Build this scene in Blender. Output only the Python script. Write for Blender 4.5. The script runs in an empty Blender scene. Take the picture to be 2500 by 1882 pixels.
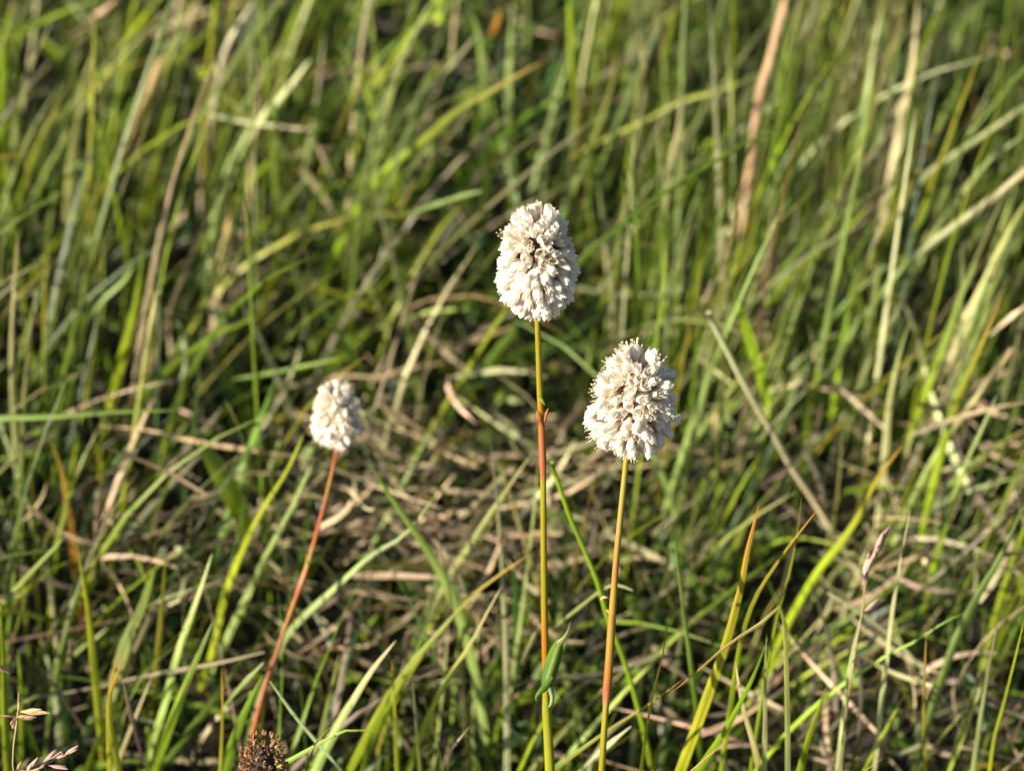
import bpy, math, random
import numpy as np
from mathutils import Vector, Matrix

random.seed(7)
rng = np.random.default_rng(11)
scene = bpy.context.scene

# ------------------------------------------------------------------ camera, sky, sun, exposure
PITCH = math.radians(38.0)
CAM_H = 0.60
LENS = 92.0
TX = 18.0 / LENS                       # half width of the view at distance 1
TY = TX * 770.0 / 1024.0
FOCUS = 0.655
cam_data = bpy.data.cameras.new("camera")
cam_data.lens = LENS
cam_data.sensor_width = 36.0
cam_data.clip_start = 0.02
cam_data.clip_end = 400.0
cam_data.dof.use_dof = True
cam_data.dof.focus_distance = FOCUS
cam_data.dof.aperture_fstop = 11.5
cam = bpy.data.objects.new("camera", cam_data)
cam.location = (0, 0, CAM_H)
cam.rotation_euler = (math.pi / 2 - PITCH, 0, 0)
scene.collection.objects.link(cam)
scene.camera = cam

SUN_EL = math.radians(27.0)
sun_to = Vector((-0.87, -0.49, 0.0)).normalized() * math.cos(SUN_EL) + Vector((0, 0, math.sin(SUN_EL)))
SUN_AZ = math.atan2(sun_to.x, sun_to.y)
world = bpy.data.worlds.new("World")
scene.world = world
world.use_nodes = True
wn = world.node_tree.nodes
wl = world.node_tree.links
for n in list(wn):
    wn.remove(n)
wo = wn.new("ShaderNodeOutputWorld")
wb = wn.new("ShaderNodeBackground")
ws = wn.new("ShaderNodeTexSky")
ws.sky_type = 'NISHITA'
ws.sun_disc = False
ws.sun_elevation = SUN_EL
ws.sun_rotation = SUN_AZ
wb.inputs["Strength"].default_value = 0.052
wl.new(ws.outputs[0], wb.inputs["Color"])
wl.new(wb.outputs[0], wo.inputs["Surface"])
sd = bpy.data.lights.new("sun", 'SUN')
sd.energy = 5.0
sd.angle = math.radians(0.5)
sd.color = (1.0, 0.885, 0.71)
sun = bpy.data.objects.new("sun", sd)
sun.rotation_euler = (-sun_to).to_track_quat('-Z', 'Y').to_euler()
scene.collection.objects.link(sun)
scene.view_settings.view_transform = 'Standard'
scene.view_settings.look = 'None'
scene.view_settings.gamma = 1.0
scene.view_settings.use_curve_mapping = False
scene.view_settings.exposure = 1.25
scene.cycles.use_denoising = True
scene.cycles.max_bounces = 10
scene.cycles.diffuse_bounces = 6
scene.cycles.transmission_bounces = 4
scene.cycles.transparent_max_bounces = 4

# ------------------------------------------------------------------ where things stand
CP, SP = math.cos(PITCH), math.sin(PITCH)
PW, PH = 2500.0, 1882.0


def ray(px, py):
    x = (px / PW - 0.5) * 2 * TX
    y = -(py / PH - 0.5) * 2 * TY
    return np.array([x, CP + y * SP, -SP + y * CP])


def at_depth(px, py, t):
    return np.array([0, 0, CAM_H]) + t * ray(px, py)


def at_plane(px, py, Y0):
    r = ray(px, py)
    return np.array([0, 0, CAM_H]) + (Y0 / r[1]) * r


def project(P):
    """world points -> (px, py, depth)"""
    d = P - np.array([0, 0, CAM_H])
    t = d[..., 1] * CP - d[..., 2] * SP
    u = d[..., 1] * SP + d[..., 2] * CP
    ts = np.where(np.abs(t) < 1e-6, 1e-6, t)
    return (d[..., 0] / ts / (2 * TX) + 0.5) * PW, (0.5 - u / ts / (2 * TY)) * PH, t


MPP = 2 * TX / PW      # metres per photo pixel at distance 1

# ------------------------------------------------------------------ materials


def new_mat(name):
    m = bpy.data.materials.new(name)
    m.use_nodes = True
    nt = m.node_tree
    for n in list(nt.nodes):
        nt.nodes.remove(n)
    out = nt.nodes.new("ShaderNodeOutputMaterial")
    return m, nt, out


def N(nt, kind, **kw):
    n = nt.nodes.new(kind)
    for k, v in kw.items():
        setattr(n, k, v)
    return n


def leaf_material(name, translucency=0.35, rough=0.42, streak=0.35, spec=0.45, blotch=0.3, bump=0.25):
    """per-strand tint, fine lengthwise veins, faint blotches, light shining through"""
    m, nt, out = new_mat(name)
    L = nt.links
    tint = N(nt, "ShaderNodeAttribute", attribute_name="tint")
    strand = N(nt, "ShaderNodeAttribute", attribute_name="strand")
    sep = N(nt, "ShaderNodeSeparateXYZ")
    L.new(strand.outputs["Vector"], sep.inputs[0])
    # veins
    sc = N(nt, "ShaderNodeVectorMath", operation='MULTIPLY')
    sc.inputs[1].default_value = (4.5, 18.0, 37.0)
    L.new(strand.outputs["Vector"], sc.inputs[0])
    nz = N(nt, "ShaderNodeTexNoise")
    nz.inputs["Scale"].default_value = 1.0
    nz.inputs["Detail"].default_value = 2.0
    L.new(sc.outputs[0], nz.inputs["Vector"])
    sc2 = N(nt, "ShaderNodeVectorMath", operation='MULTIPLY')
    sc2.inputs[1].default_value = (0.7, 70.0, 91.0)
    L.new(strand.outputs["Vector"], sc2.inputs[0])
    nz2 = N(nt, "ShaderNodeTexNoise")
    nz2.inputs["Scale"].default_value = 1.0
    nz2.inputs["Detail"].default_value = 3.0
    L.new(sc2.outputs[0], nz2.inputs["Vector"])
    mr = N(nt, "ShaderNodeMapRange")
    mr.inputs[1].default_value = 0.3
    mr.inputs[2].default_value = 0.7
    mr.inputs[3].default_value = 1.0 - streak
    mr.inputs[4].default_value = 1.0 + streak
    L.new(nz.outputs["Fac"], mr.inputs[0])
    mr2 = N(nt, "ShaderNodeMapRange")
    mr2.inputs[1].default_value = 0.3
    mr2.inputs[2].default_value = 0.7
    mr2.inputs[3].default_value = 1.0 - blotch
    mr2.inputs[4].default_value = 1.0 + blotch
    L.new(nz2.outputs["Fac"], mr2.inputs[0])
    mul = N(nt, "ShaderNodeMath", operation='MULTIPLY')
    L.new(mr.outputs[0], mul.inputs[0])
    L.new(mr2.outputs[0], mul.inputs[1])
    col = N(nt, "ShaderNodeVectorMath", operation='SCALE')
    L.new(tint.outputs["Color"], col.inputs[0])
    L.new(mul.outputs[0], col.inputs["Scale"])
    bp = N(nt, "ShaderNodeBump")
    bp.inputs["Strength"].default_value = bump
    bp.inputs["Distance"].default_value = 0.0004
    L.new(nz.outputs["Fac"], bp.inputs["Height"])
    pr = N(nt, "ShaderNodeBsdfPrincipled")
    pr.inputs["Roughness"].default_value = rough
    pr.inputs["Specular IOR Level"].default_value = spec
    L.new(col.outputs[0], pr.inputs["Base Color"])
    L.new(bp.outputs[0], pr.inputs["Normal"])
    tr = N(nt, "ShaderNodeBsdfTranslucent")
    warm = N(nt, "ShaderNodeVectorMath", operation='MULTIPLY')
    warm.inputs[1].default_value = (1.25, 1.3, 0.7)
    L.new(col.outputs[0], warm.inputs[0])
    L.new(warm.outputs[0], tr.inputs["Color"])
    mx = N(nt, "ShaderNodeMixShader")
    mx.inputs[0].default_value = translucency
    L.new(pr.outputs[0], mx.inputs[1])
    L.new(tr.outputs[0], mx.inputs[2])
    L.new(mx.outputs[0], out.inputs["Surface"])
    return m


def petal_material(name, base, translucency=0.42):
    m, nt, out = new_mat(name)
    L = nt.links
    tint = N(nt, "ShaderNodeAttribute", attribute_name="tint")
    oi = N(nt, "ShaderNodeObjectInfo")
    ramp = N(nt, "ShaderNodeValToRGB")
    ramp.color_ramp.elements[0].color = (*base, 1)
    ramp.color_ramp.elements[1].color = (base[0] * 0.96, base[1] * 0.90, base[2] * 0.82, 1)
    e = ramp.color_ramp.elements.new(0.75)
    e.color = (base[0], base[1] * 0.99, base[2] * 0.97, 1)
    L.new(oi.outputs["Random"], ramp.inputs[0])
    mulc = N(nt, "ShaderNodeMix", data_type='RGBA', blend_type='MULTIPLY')
    mulc.inputs[0].default_value = 1.0
    L.new(ramp.outputs[0], mulc.inputs[6])
    L.new(tint.outputs["Color"], mulc.inputs[7])
    pr = N(nt, "ShaderNodeBsdfPrincipled")
    pr.inputs["Roughness"].default_value = 0.55
    pr.inputs["Specular IOR Level"].default_value = 0.3
    L.new(mulc.outputs[2], pr.inputs["Base Color"])
    tr = N(nt, "ShaderNodeBsdfTranslucent")
    L.new(mulc.outputs[2], tr.inputs["Color"])
    mx = N(nt, "ShaderNodeMixShader")
    mx.inputs[0].default_value = translucency
    L.new(pr.outputs[0], mx.inputs[1])
    L.new(tr.outputs[0], mx.inputs[2])
    L.new(mx.outputs[0], out.inputs["Surface"])
    return m


def plain_material(name, color, rough=0.6, spec=0.3, vary=0.25, scale=900.0):
    m, nt, out = new_mat(name)
    L = nt.links
    tc = N(nt, "ShaderNodeTexCoord")
    nz = N(nt, "ShaderNodeTexNoise")
    nz.inputs["Scale"].default_value = scale
    nz.inputs["Detail"].default_value = 3
    L.new(tc.outputs["Object"], nz.inputs["Vector"])
    oi = N(nt, "ShaderNodeObjectInfo")
    ad = N(nt, "ShaderNodeMath", operation='ADD')
    L.new(nz.outputs["Fac"], ad.inputs[0])
    L.new(oi.outputs["Random"], ad.inputs[1])
    mr = N(nt, "ShaderNodeMapRange")
    mr.inputs[1].default_value = 0.3
    mr.inputs[2].default_value = 1.7
    mr.inputs[3].default_value = 1 - vary
    mr.inputs[4].default_value = 1 + vary
    L.new(ad.outputs[0], mr.inputs[0])
    sc = N(nt, "ShaderNodeVectorMath", operation='SCALE')
    sc.inputs[0].default_value = color
    L.new(mr.outputs[0], sc.inputs["Scale"])
    pr = N(nt, "ShaderNodeBsdfPrincipled")
    pr.inputs["Roughness"].default_value = rough
    pr.inputs["Specular IOR Level"].default_value = spec
    L.new(sc.outputs[0], pr.inputs["Base Color"])
    L.new(pr.outputs[0], out.inputs["Surface"])
    return m


M_GRASS = leaf_material("grass_leaf", translucency=0.30, rough=0.4, spec=0.5)
M_DRY = leaf_material("dry_straw", translucency=0.12, rough=0.6, spec=0.25, streak=0.3, blotch=0.45)
M_FORB = leaf_material("herb_leaf", translucency=0.3, rough=0.5, spec=0.4, streak=0.2)
M_STEM = leaf_material("bistort_stem", translucency=0.0, rough=0.36, spec=0.28, streak=0.16, blotch=0.12, bump=0.35)
M_BLEAF = leaf_material("bistort_leaf", translucency=0.2, rough=0.55, spec=0.18, streak=0.2, blotch=0.3, bump=0.5)
M_PETAL = petal_material("bistort_petal", (0.89, 0.85, 0.77))
M_ANTHER = plain_material("anther", (0.70, 0.60, 0.42), vary=0.3)
M_CORE = plain_material("flower_axis", (0.24, 0.105, 0.05), rough=0.7, vary=0.4)
M_SEED = plain_material("dry_seed", (0.21, 0.12, 0.058), rough=0.55, vary=0.75, scale=500)
M_SEEDDARK = plain_material("seed_axis", (0.03, 0.018, 0.012), rough=0.8)

# ground: humus with crumbs and thatch bits, colour darkened to deepen shade in the gaps
m, nt, out = new_mat("humus")
tc = N(nt, "ShaderNodeTexCoord")
n1 = N(nt, "ShaderNodeTexNoise")
n1.inputs["Scale"].default_value = 55
n1.inputs["Detail"].default_value = 8
n1.inputs["Roughness"].default_value = 0.7
nt.links.new(tc.outputs["Object"], n1.inputs["Vector"])
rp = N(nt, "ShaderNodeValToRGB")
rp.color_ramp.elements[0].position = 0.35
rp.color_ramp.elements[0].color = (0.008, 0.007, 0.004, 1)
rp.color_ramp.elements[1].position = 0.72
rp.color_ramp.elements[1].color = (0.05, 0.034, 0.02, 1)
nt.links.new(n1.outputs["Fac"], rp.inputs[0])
pr = N(nt, "ShaderNodeBsdfPrincipled")
pr.inputs["Roughness"].default_value = 0.9
nt.links.new(rp.outputs[0], pr.inputs["Base Color"])
bp = N(nt, "ShaderNodeBump")
bp.inputs["Strength"].default_value = 0.8
bp.inputs["Distance"].default_value = 0.01
nt.links.new(n1.outputs["Fac"], bp.inputs["Height"])
nt.links.new(bp.outputs[0], pr.inputs["Normal"])
nt.links.new(pr.outputs[0], out.inputs["Surface"])
M_SOIL = m

# ------------------------------------------------------------------ mesh helpers


def make_mesh(name, V, F, mats, tint=None, strand=None, mat_idx=None, smooth=True):
    """V (n,3), F list of faces or an (m,4) array"""
    me = bpy.data.meshes.new(name)
    V = np.asarray(V, dtype=np.float32)
    if isinstance(F, np.ndarray):
        m_, k = F.shape
        me.vertices.add(len(V))
        me.vertices.foreach_set("co", V.ravel())
        me.loops.add(m_ * k)
        me.loops.foreach_set("vertex_index", F.astype(np.int32).ravel())
        me.polygons.add(m_)
        me.polygons.foreach_set("loop_start", np.arange(0, m_ * k, k, dtype=np.int32))
        me.update(calc_edges=True)
        me.validate()
    else:
        me.from_pydata([tuple(map(float, v)) for v in V], [], F)
    for mt in mats:
        me.materials.append(mt)
    if mat_idx is not None:
        me.polygons.foreach_set("material_index", np.asarray(mat_idx, dtype=np.int32))
    if smooth:
        me.polygons.foreach_set("use_smooth", np.ones(len(me.polygons), dtype=bool))
    if tint is not None:
        a = me.attributes.new("tint", 'FLOAT_COLOR', 'POINT')
        t4 = np.ones((len(V), 4), dtype=np.float32)
        t4[:, :3] = tint
        a.data.foreach_set("color", t4.ravel())
    if strand is not None:
        a = me.attributes.new("strand", 'FLOAT_VECTOR', 'POINT')
        a.data.foreach_set("vector", np.asarray(strand, dtype=np.float32).ravel())
    me.update()
    return me


def link(name, data, parent=None):
    o = bpy.data.objects.new(name, data)
    scene.collection.objects.link(o)
    if parent is not None:
        o.parent = parent
    return o


def tag(o, label=None, cat=None, group=None, kind=None):
    if label: o["label"] = label
    if cat: o["category"] = cat
    if group: o["group"] = group
    if kind: o["kind"] = kind
    return o


def resample(pts, n):
    """smooth curve through the points (Catmull-Rom), n samples of even length"""
    P = np.asarray(pts, dtype=float)
    if len(P) == 2:
        P = np.array([P[0], (P[0] + P[1]) / 2, P[1]])
    Q = np.vstack([2 * P[0] - P[1], P, 2 * P[-1] - P[-2]])
    out_ = []
    for i in range(1, len(Q) - 2):
        for s in np.linspace(0, 1, 12, endpoint=False):
            a, b, c, d = Q[i - 1], Q[i], Q[i + 1], Q[i + 2]
            out_.append(0.5 * (2 * b + (c - a) * s + (2 * a - 5 * b + 4 * c - d) * s * s + (-a + 3 * b - 3 * c + d) * s ** 3))
    out_.append(P[-1])
    out_ = np.array(out_)
    seg = np.r_[0, np.cumsum(np.linalg.norm(np.diff(out_, axis=0), axis=1))]
    want = np.linspace(0, seg[-1], n)
    return np.stack([np.interp(want, seg, out_[:, k]) for k in range(out_.shape[1])], 1)


def tangents(P):
    T = np.gradient(P, axis=0)
    return T / np.maximum(np.linalg.norm(T, axis=1, keepdims=True), 1e-9)


def ribbon_arrays(P, W, side, C, fold=0.18, seed=0.0):
    """one blade: centre line P (k,3), half widths W (k), side vectors (k,3), colours (k,3)"""
    k = len(P)
    T = tangents(P)
    nrm = np.cross(side, T)
    nrm /= np.maximum(np.linalg.norm(nrm, axis=1, keepdims=True), 1e-9)
    V = np.empty((k, 3, 3))
    V[:, 0] = P - side * W[:, None]
    V[:, 1] = P - nrm * (W * fold * 2)[:, None]
    V[:, 2] = P + side * W[:, None]
    tint = np.repeat(C[:, None, :], 3, 1)
    tint = tint * (np.array([1.10, 0.72, 1.10]) if seed % 1 < 0.6 else np.array([0.95, 1.12, 0.95]))[None, :, None]
    seg = np.r_[0, np.cumsum(np.linalg.norm(np.diff(P, axis=0), axis=1))]
    st = np.empty((k, 3, 3))
    st[:, :, 0] = np.array([-1, 0, 1])[None, :]
    st[:, :, 1] = seg[:, None]
    st[:, :, 2] = seed
    F = []
    for i in range(k - 1):
        for j in range(2):
            a = i * 3 + j
            F.append((a, a + 1, a + 4, a + 3))
    return V.reshape(-1, 3), F, tint.reshape(-1, 3), st.reshape(-1, 3)


def tube_arrays(P, R, C, sides=8, seed=0.0, cap=True, ref=None):
    k = len(P)
    T = tangents(P)
    ref = np.array([0.3, -0.9, 0.2]) if ref is None else ref
    A = np.cross(T, ref)
    A /= np.maximum(np.linalg.norm(A, axis=1, keepdims=True), 1e-9)
    B = np.cross(T, A)
    ang = np.linspace(0, 2 * math.pi, sides, endpoint=False)
    V = P[:, None, :] + R[:, None, None] * (np.cos(ang)[None, :, None] * A[:, None, :] + np.sin(ang)[None, :, None] * B[:, None, :])
    tint = np.repeat(C[:, None, :], sides, 1)
    seg = np.r_[0, np.cumsum(np.linalg.norm(np.diff(P, axis=0), axis=1))]
    st = np.empty((k, sides, 3))
    st[:, :, 0] = (np.cos(ang) * 1.6)[None, :]
    st[:, :, 1] = seg[:, None]
    st[:, :, 2] = seed + np.sin(ang)[None, :] * 0.03
    F = []
    for i in range(k - 1):
        for j in range(sides):
            F.append((i * sides + j, i * sides + (j + 1) % sides, (i + 1) * sides + (j + 1) % sides, (i + 1) * sides + j))
    if cap:
        F.append(tuple(range(sides)))
        F.append(tuple((k - 1) * sides + j for j in reversed(range(sides))))
    return V.reshape(-1, 3), F, tint.reshape(-1, 3), st.reshape(-1, 3)


def lerp_colors(stops, s):
    xs = [a for a, _ in stops]
    return np.stack([np.interp(s, xs, [c[j] for _, c in stops]) for j in range(3)], 1)


class Pile:
    """collects several pieces into one mesh"""
    def __init__(self):
        self.V, self.F, self.T, self.S, self.M, self.n = [], [], [], [], [], 0

    def add(self, arr, mat=0):
        V, F, T, S = arr
        self.V.append(V); self.T.append(T); self.S.append(S)
        for f in F:
            self.F.append(tuple(i + self.n for i in f))
            self.M.append(mat)
        self.n += len(V)

    def mesh(self, name, mats):
        return make_mesh(name, np.vstack(self.V), self.F, mats, np.vstack(self.T), np.vstack(self.S), self.M)


def moved(me, origin):
    """shift a mesh so that its object can stand at origin"""
    me.transform(Matrix.Translation(-Vector(origin)))
    return me

# ------------------------------------------------------------------ the ground


def ground_z(x, y):
    return (0.010 * np.sin(x * 9.1 + 1.3) * np.sin(y * 7.7 + 0.4) + 0.006 * np.sin(x * 23 + y * 17) + 0.004 * np.sin(x * 51 - y * 43 + 2)
            + 0.0025 * np.sin(x * 117 + 1) * np.sin(y * 131)) * np.exp(-((x ** 2 + (y - 1) ** 2) / 60.0))


def axis(c, half, step, far):
    near = np.arange(c - half, c + half + 1e-6, step)
    ext = []
    d, s = half, step
    while d < far:
        s *= 1.35
        d += s
        ext.append(d)
    ext = np.array(ext)
    return np.r_[c - ext[::-1], near, c + ext]


gx, gy = axis(0.0, 1.1, 0.02, 160), axis(1.1, 1.1, 0.02, 160)
X, Y = np.meshgrid(gx, gy)
V = np.stack([X, Y, ground_z(X, Y)], -1).reshape(-1, 3)
nx, ny = len(gx), len(gy)
ii, jj = np.meshgrid(np.arange(nx - 1), np.arange(ny - 1))
a = (jj * nx + ii).ravel()
F = np.stack([a, a + 1, a + nx + 1, a + nx], 1)
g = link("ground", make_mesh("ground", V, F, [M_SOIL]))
tag(g, kind="structure")

# ------------------------------------------------------------------ colours of living and dead leaves (albedo)
cY = np.array([0.222, 0.290, 0.015])
cG = np.array([0.105, 0.170, 0.016])
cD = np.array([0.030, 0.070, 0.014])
cS = np.array([0.210, 0.268, 0.080])
cP = np.array([0.380, 0.380, 0.200])
cT = np.array([0.420, 0.325, 0.205])
cK = np.array([0.170, 0.130, 0.095])
cO = np.array([0.190, 0.170, 0.018])
cR = np.array([0.340, 0.160, 0.030])
COL = dict(Y=cY, G=cG, D=cD, S=cS, P=cP, T=cT, K=cK, O=cO, R=cR)

# ------------------------------------------------------------------ the sward (nobody could count it)


def field(n, x0, x1, y0, y1):
    return np.stack([rng.uniform(x0, x1, n), rng.uniform(y0, y1, n)], 1)


def sward(base, phi, th0, kap, L, w, cb, ct, psi, k=8, dry=None):
    """many blades at once; returns V, F, tint, strand"""
    n = len(base)
    s = np.linspace(0, 1, k)
    th = th0[:, None] + kap[:, None] * s[None, :] ** 1.5
    ds = (L / (k - 1))[:, None]
    rr = np.concatenate([np.zeros((n, 1)), np.cumsum(np.sin((th[:, 1:] + th[:, :-1]) / 2) * ds, 1)], 1)
    zz = np.concatenate([np.zeros((n, 1)), np.cumsum(np.cos((th[:, 1:] + th[:, :-1]) / 2) * ds, 1)], 1)
    swing = phi[:, None] + rng.normal(0, 0.25, n)[:, None] * s[None, :]
    P = np.stack([base[:, 0:1] + rr * np.cos(swing), base[:, 1:2] + rr * np.sin(swing), base[:, 2:3] + zz], -1)
    T = np.gradient(P, axis=1)
    T /= np.maximum(np.linalg.norm(T, axis=2, keepdims=True), 1e-9)
    S0 = np.stack([-np.sin(phi), np.cos(phi), np.zeros(n)], 1)[:, None, :] * np.ones((1, k, 1))
    N0 = np.cross(T, S0)
    ps = psi[:, None] + rng.normal(0, 0.7, n)[:, None] * s[None, :]
    side = np.cos(ps)[..., None] * S0 + np.sin(ps)[..., None] * N0
    side /= np.maximum(np.linalg.norm(side, axis=2, keepdims=True), 1e-9)
    nr = np.cross(side, T)
    prof = (0.55 + 0.45 * np.minimum(1, s / 0.3)) * np.maximum(1 - s, 0.0) ** 0.55
    W = w[:, None] * prof[None, :] + 0.00005
    V = np.empty((n, k, 3, 3))
    V[:, :, 0] = P - side * W[..., None]
    V[:, :, 1] = P - nr * (W * 0.35)[..., None]
    V[:, :, 2] = P + side * W[..., None]
    f = (s ** 2.2)[None, :, None]
    C = cb[:, None, :] * (1 - f) + ct[:, None, :] * f
    rib = np.where(rng.random((n, 1)) < 0.5, np.array([[1.12, 0.70, 1.12]]), np.array([[0.95, 1.1, 0.95]]))
    tint = np.repeat(C[:, :, None, :], 3, 2) * rib[:, None, :, None]
    st = np.empty((n, k, 3, 3))
    st[..., 0] = np.array([-1, 0, 1])
    st[..., 1] = (s[None, :] * L[:, None])[..., None]
    st[..., 2] = rng.uniform(0, 40, n)[:, None, None]
    one = []
    for i in range(k - 1):
        for j in range(2):
            q = i * 3 + j
            one.append((q, q + 1, q + 4, q + 3))
    one = np.array(one)
    return P, V, one, tint, st


def keep_clear(P, extra=0.0):
    """which blades leave the photographer's clear view of the flowers open (nothing grows right in front of the lens)"""
    px, py, t = project(P)
    infr = (px > -250) & (px < 2750) & (py > -250) & (py < 2150)
    bad = infr & (t < 0.76 + extra) & (t > 0)
    near = (t < 0.42)
    return ~((bad | near).any(axis=1))


def build_stuff(name, label, mat, P, V, one, tint, st, extra=0.0, sel=None):
    ok = keep_clear(P, extra)
    if sel is not None:
        ok &= sel
    V, tint, st = V[ok], tint[ok], st[ok]
    n, k = V.shape[:2]
    F = (np.arange(n)[:, None, None] * (k * 3) + one[None]).reshape(-1, 4)
    o = link(name, make_mesh(name, V.reshape(-1, 3), F, [mat], tint.reshape(-1, 3), st.reshape(-1, 3)))
    tag(o, label=label, kind="stuff")
    return o


def pick(table, keys, n):
    p = np.array(table, float)
    idx = rng.choice(len(keys), n, p=p / p.sum())
    c = np.stack([COL[q] for q in keys])[idx]
    return idx, c * rng.lognormal(-0.05, 0.30, (n, 1)) * rng.lognormal(0, 0.06, (n, 3))


KEYS = "YGDSPTKO"
#            lean_dir sd   lean sd   curve sd    L0    L1    w0      w1       Y G D S P T K O      density
ZONES = dict(
    reeds=(0.1, 0.9, 0.18, 0.12, 0.22, 0.30, 0.06, 0.18, 0.0007, 0.0013, (3, 6, 3, 8, 1.6, .7, .3, .3), 1.0),
    left=(0.1, 0.8, 0.34, 0.20, 0.35, 0.40, 0.06, 0.18, 0.0009, 0.0017, (6, 7, 3, 3, .8, .9, .5, .4), 0.8),
    tangle=(0.2, 2.0, 0.65, 0.40, 0.8, 0.6, 0.04, 0.13, 0.0008, 0.0016, (5, 8, 4, 3, 1.3, 1.6, .8, .5), 0.95),
    gap=(0.2, 1.5, 0.60, 0.35, 0.7, 0.5, 0.03, 0.09, 0.0009, 0.0015, (3, 6, 6, 2, .5, .7, .8, .4), 0.35),
    lowleft=(0.1, 1.0, 0.28, 0.20, 0.4, 0.4, 0.05, 0.14, 0.0007, 0.0014, (6, 7, 4, 3, .6, .8, .6, .6), 0.85),
    mesh=(0.3, 1.2, 0.58, 0.34, 0.5, 0.5, 0.05, 0.14, 0.0008, 0.0014, (7, 6, 3, 5, 1, 1.0, .5, .6), 1.0),
    short=(0.1, 0.8, 0.42, 0.22, 0.4, 0.40, 0.04, 0.125, 0.0006, 0.0012, (9, 6, 2, 3, .6, .9, .6, .6), 1.0),
)
zn = list(ZONES)


def zone_of(base):
    P = np.concatenate([base, np.full((len(base), 1), 0.06)], 1)
    px, py, t = project(P)
    u = px / PW + rng.normal(0, 0.06, len(px))
    v = py / PH + rng.normal(0, 0.06, len(px))
    z = np.full(len(u), zn.index("tangle"))
    z[(u > 0.58) & (v < 0.55)] = zn.index("reeds")
    z[(u < 0.36) & (v < 0.50)] = zn.index("left")
    z[(u > 0.36) & (u < 0.56) & (v < 0.16)] = zn.index("gap")
    z[(u < 0.36) & (v > 0.50)] = zn.index("lowleft")
    z[(u > 0.36) & (u < 0.68) & (v > 0.66)] = zn.index("mesh")
    z[(u > 0.66) & (v > 0.50)] = zn.index("short")
    return z, u, v


# dark hollows between the clumps (place of each as a share of the view's width and height)
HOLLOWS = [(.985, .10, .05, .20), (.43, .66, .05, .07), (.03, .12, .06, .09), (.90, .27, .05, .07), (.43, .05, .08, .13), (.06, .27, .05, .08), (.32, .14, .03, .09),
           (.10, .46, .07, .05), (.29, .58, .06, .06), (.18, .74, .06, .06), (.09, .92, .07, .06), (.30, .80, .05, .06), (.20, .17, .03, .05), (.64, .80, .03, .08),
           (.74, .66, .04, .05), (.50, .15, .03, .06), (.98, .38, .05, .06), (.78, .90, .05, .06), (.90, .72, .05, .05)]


def grow(n, x0, x1, y0, y1, thin=1.0, grow_by=1.0):
    base = field(n, x0, x1, y0, y1)
    # tillers stand in tufts
    cent = field(max(4, n // 9), x0, x1, y0, y1)
    own = rng.integers(0, len(cent), n)
    tuft = rng.random(n) < 0.6
    base[tuft] = cent[own[tuft]] + rng.normal(0, 0.010 * grow_by, (tuft.sum(), 2))
    z, u, v = zone_of(base)
    dens = np.array([ZONES[q][11] for q in zn])[z]
    # the bare patch of dead bits low on the right-hand side, and the dark hollows
    bare = (((u - 0.80) / 0.10) ** 2 + ((v - 0.86) / 0.16) ** 2 < 1) & (rng.random(n) < 0.75)
    # the sward is patchy: thick clumps with dark hollows between them
    bx, by = base[:, 0], base[:, 1]
    patch = (np.sin(bx * 38 + 2.0 * np.sin(by * 19)) * np.sin(by * 31 + 1.7 * np.sin(bx * 23 + 1)) + 0.6 * np.sin(bx * 83 + by * 57 + 2) * np.sin(by * 71 - bx * 40))
    clump = np.clip(0.72 + 0.75 * patch, 0.06, 1.0)
    hx, hy, _ = project(np.concatenate([base, np.full((len(base), 1), 0.04)], 1))
    clump = clump * np.clip(0.55 + 1.6 * hy / PH, 0.55, 1.0)
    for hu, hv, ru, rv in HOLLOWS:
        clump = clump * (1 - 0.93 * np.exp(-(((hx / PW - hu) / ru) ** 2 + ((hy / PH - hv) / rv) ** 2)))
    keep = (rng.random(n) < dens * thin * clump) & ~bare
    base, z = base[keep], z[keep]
    n = len(base)
    par = np.array([[*ZONES[q][:10]] for q in zn])[z]
    phi = rng.normal(par[:, 0], par[:, 1])
    tuftphi = rng.normal(0, 0.5, len(cent))
    th0 = np.abs(rng.normal(par[:, 2], par[:, 3]))
    kap = rng.normal(par[:, 4], par[:, 5])
    L = rng.uniform(par[:, 6], par[:, 7]) * grow_by
    w = rng.uniform(par[:, 8], par[:, 9]) * grow_by * 0.88
    cb = np.empty((n, 3))
    kind = np.empty(n, int)
    for q in range(len(zn)):
        mk = z == q
        if mk.any():
            kind[mk], cb[mk] = pick(ZONES[zn[q]][10], KEYS, mk.sum())
    ct = cb.copy()
    tipdry = rng.random(n) < 0.28
    ct[tipdry] = (0.35 * cb[tipdry] + 0.65 * np.where(rng.random((tipdry.sum(), 1)) < 0.4, cR, cT))
    b3 = np.concatenate([base, (ground_z(base[:, 0], base[:, 1]) - 0.003)[:, None]], 1)
    return sward(b3, phi, th0, kap, L, w, cb, ct, rng.normal(0.3, 0.9, n))


build_stuff("grass", "tangled green meadow grass with some dead straw, filling the whole background", M_GRASS,
            *grow(46000, -0.85, 0.85, 0.45, 2.05))
build_stuff("grass", "taller pasture grass around the flowering patch", M_GRASS,
            *grow(9000, -2.6, 2.6, -0.6, 4.2, thin=0.9, grow_by=1.35),
            sel=None)
# far pasture, coarser
P, V, one, tint, st = grow(9000, -9, 9, 3.8, 14, grow_by=2.6)
build_stuff("grass", "distant rough pasture behind the flowering patch", M_GRASS, P, V, one, tint, st)

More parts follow.
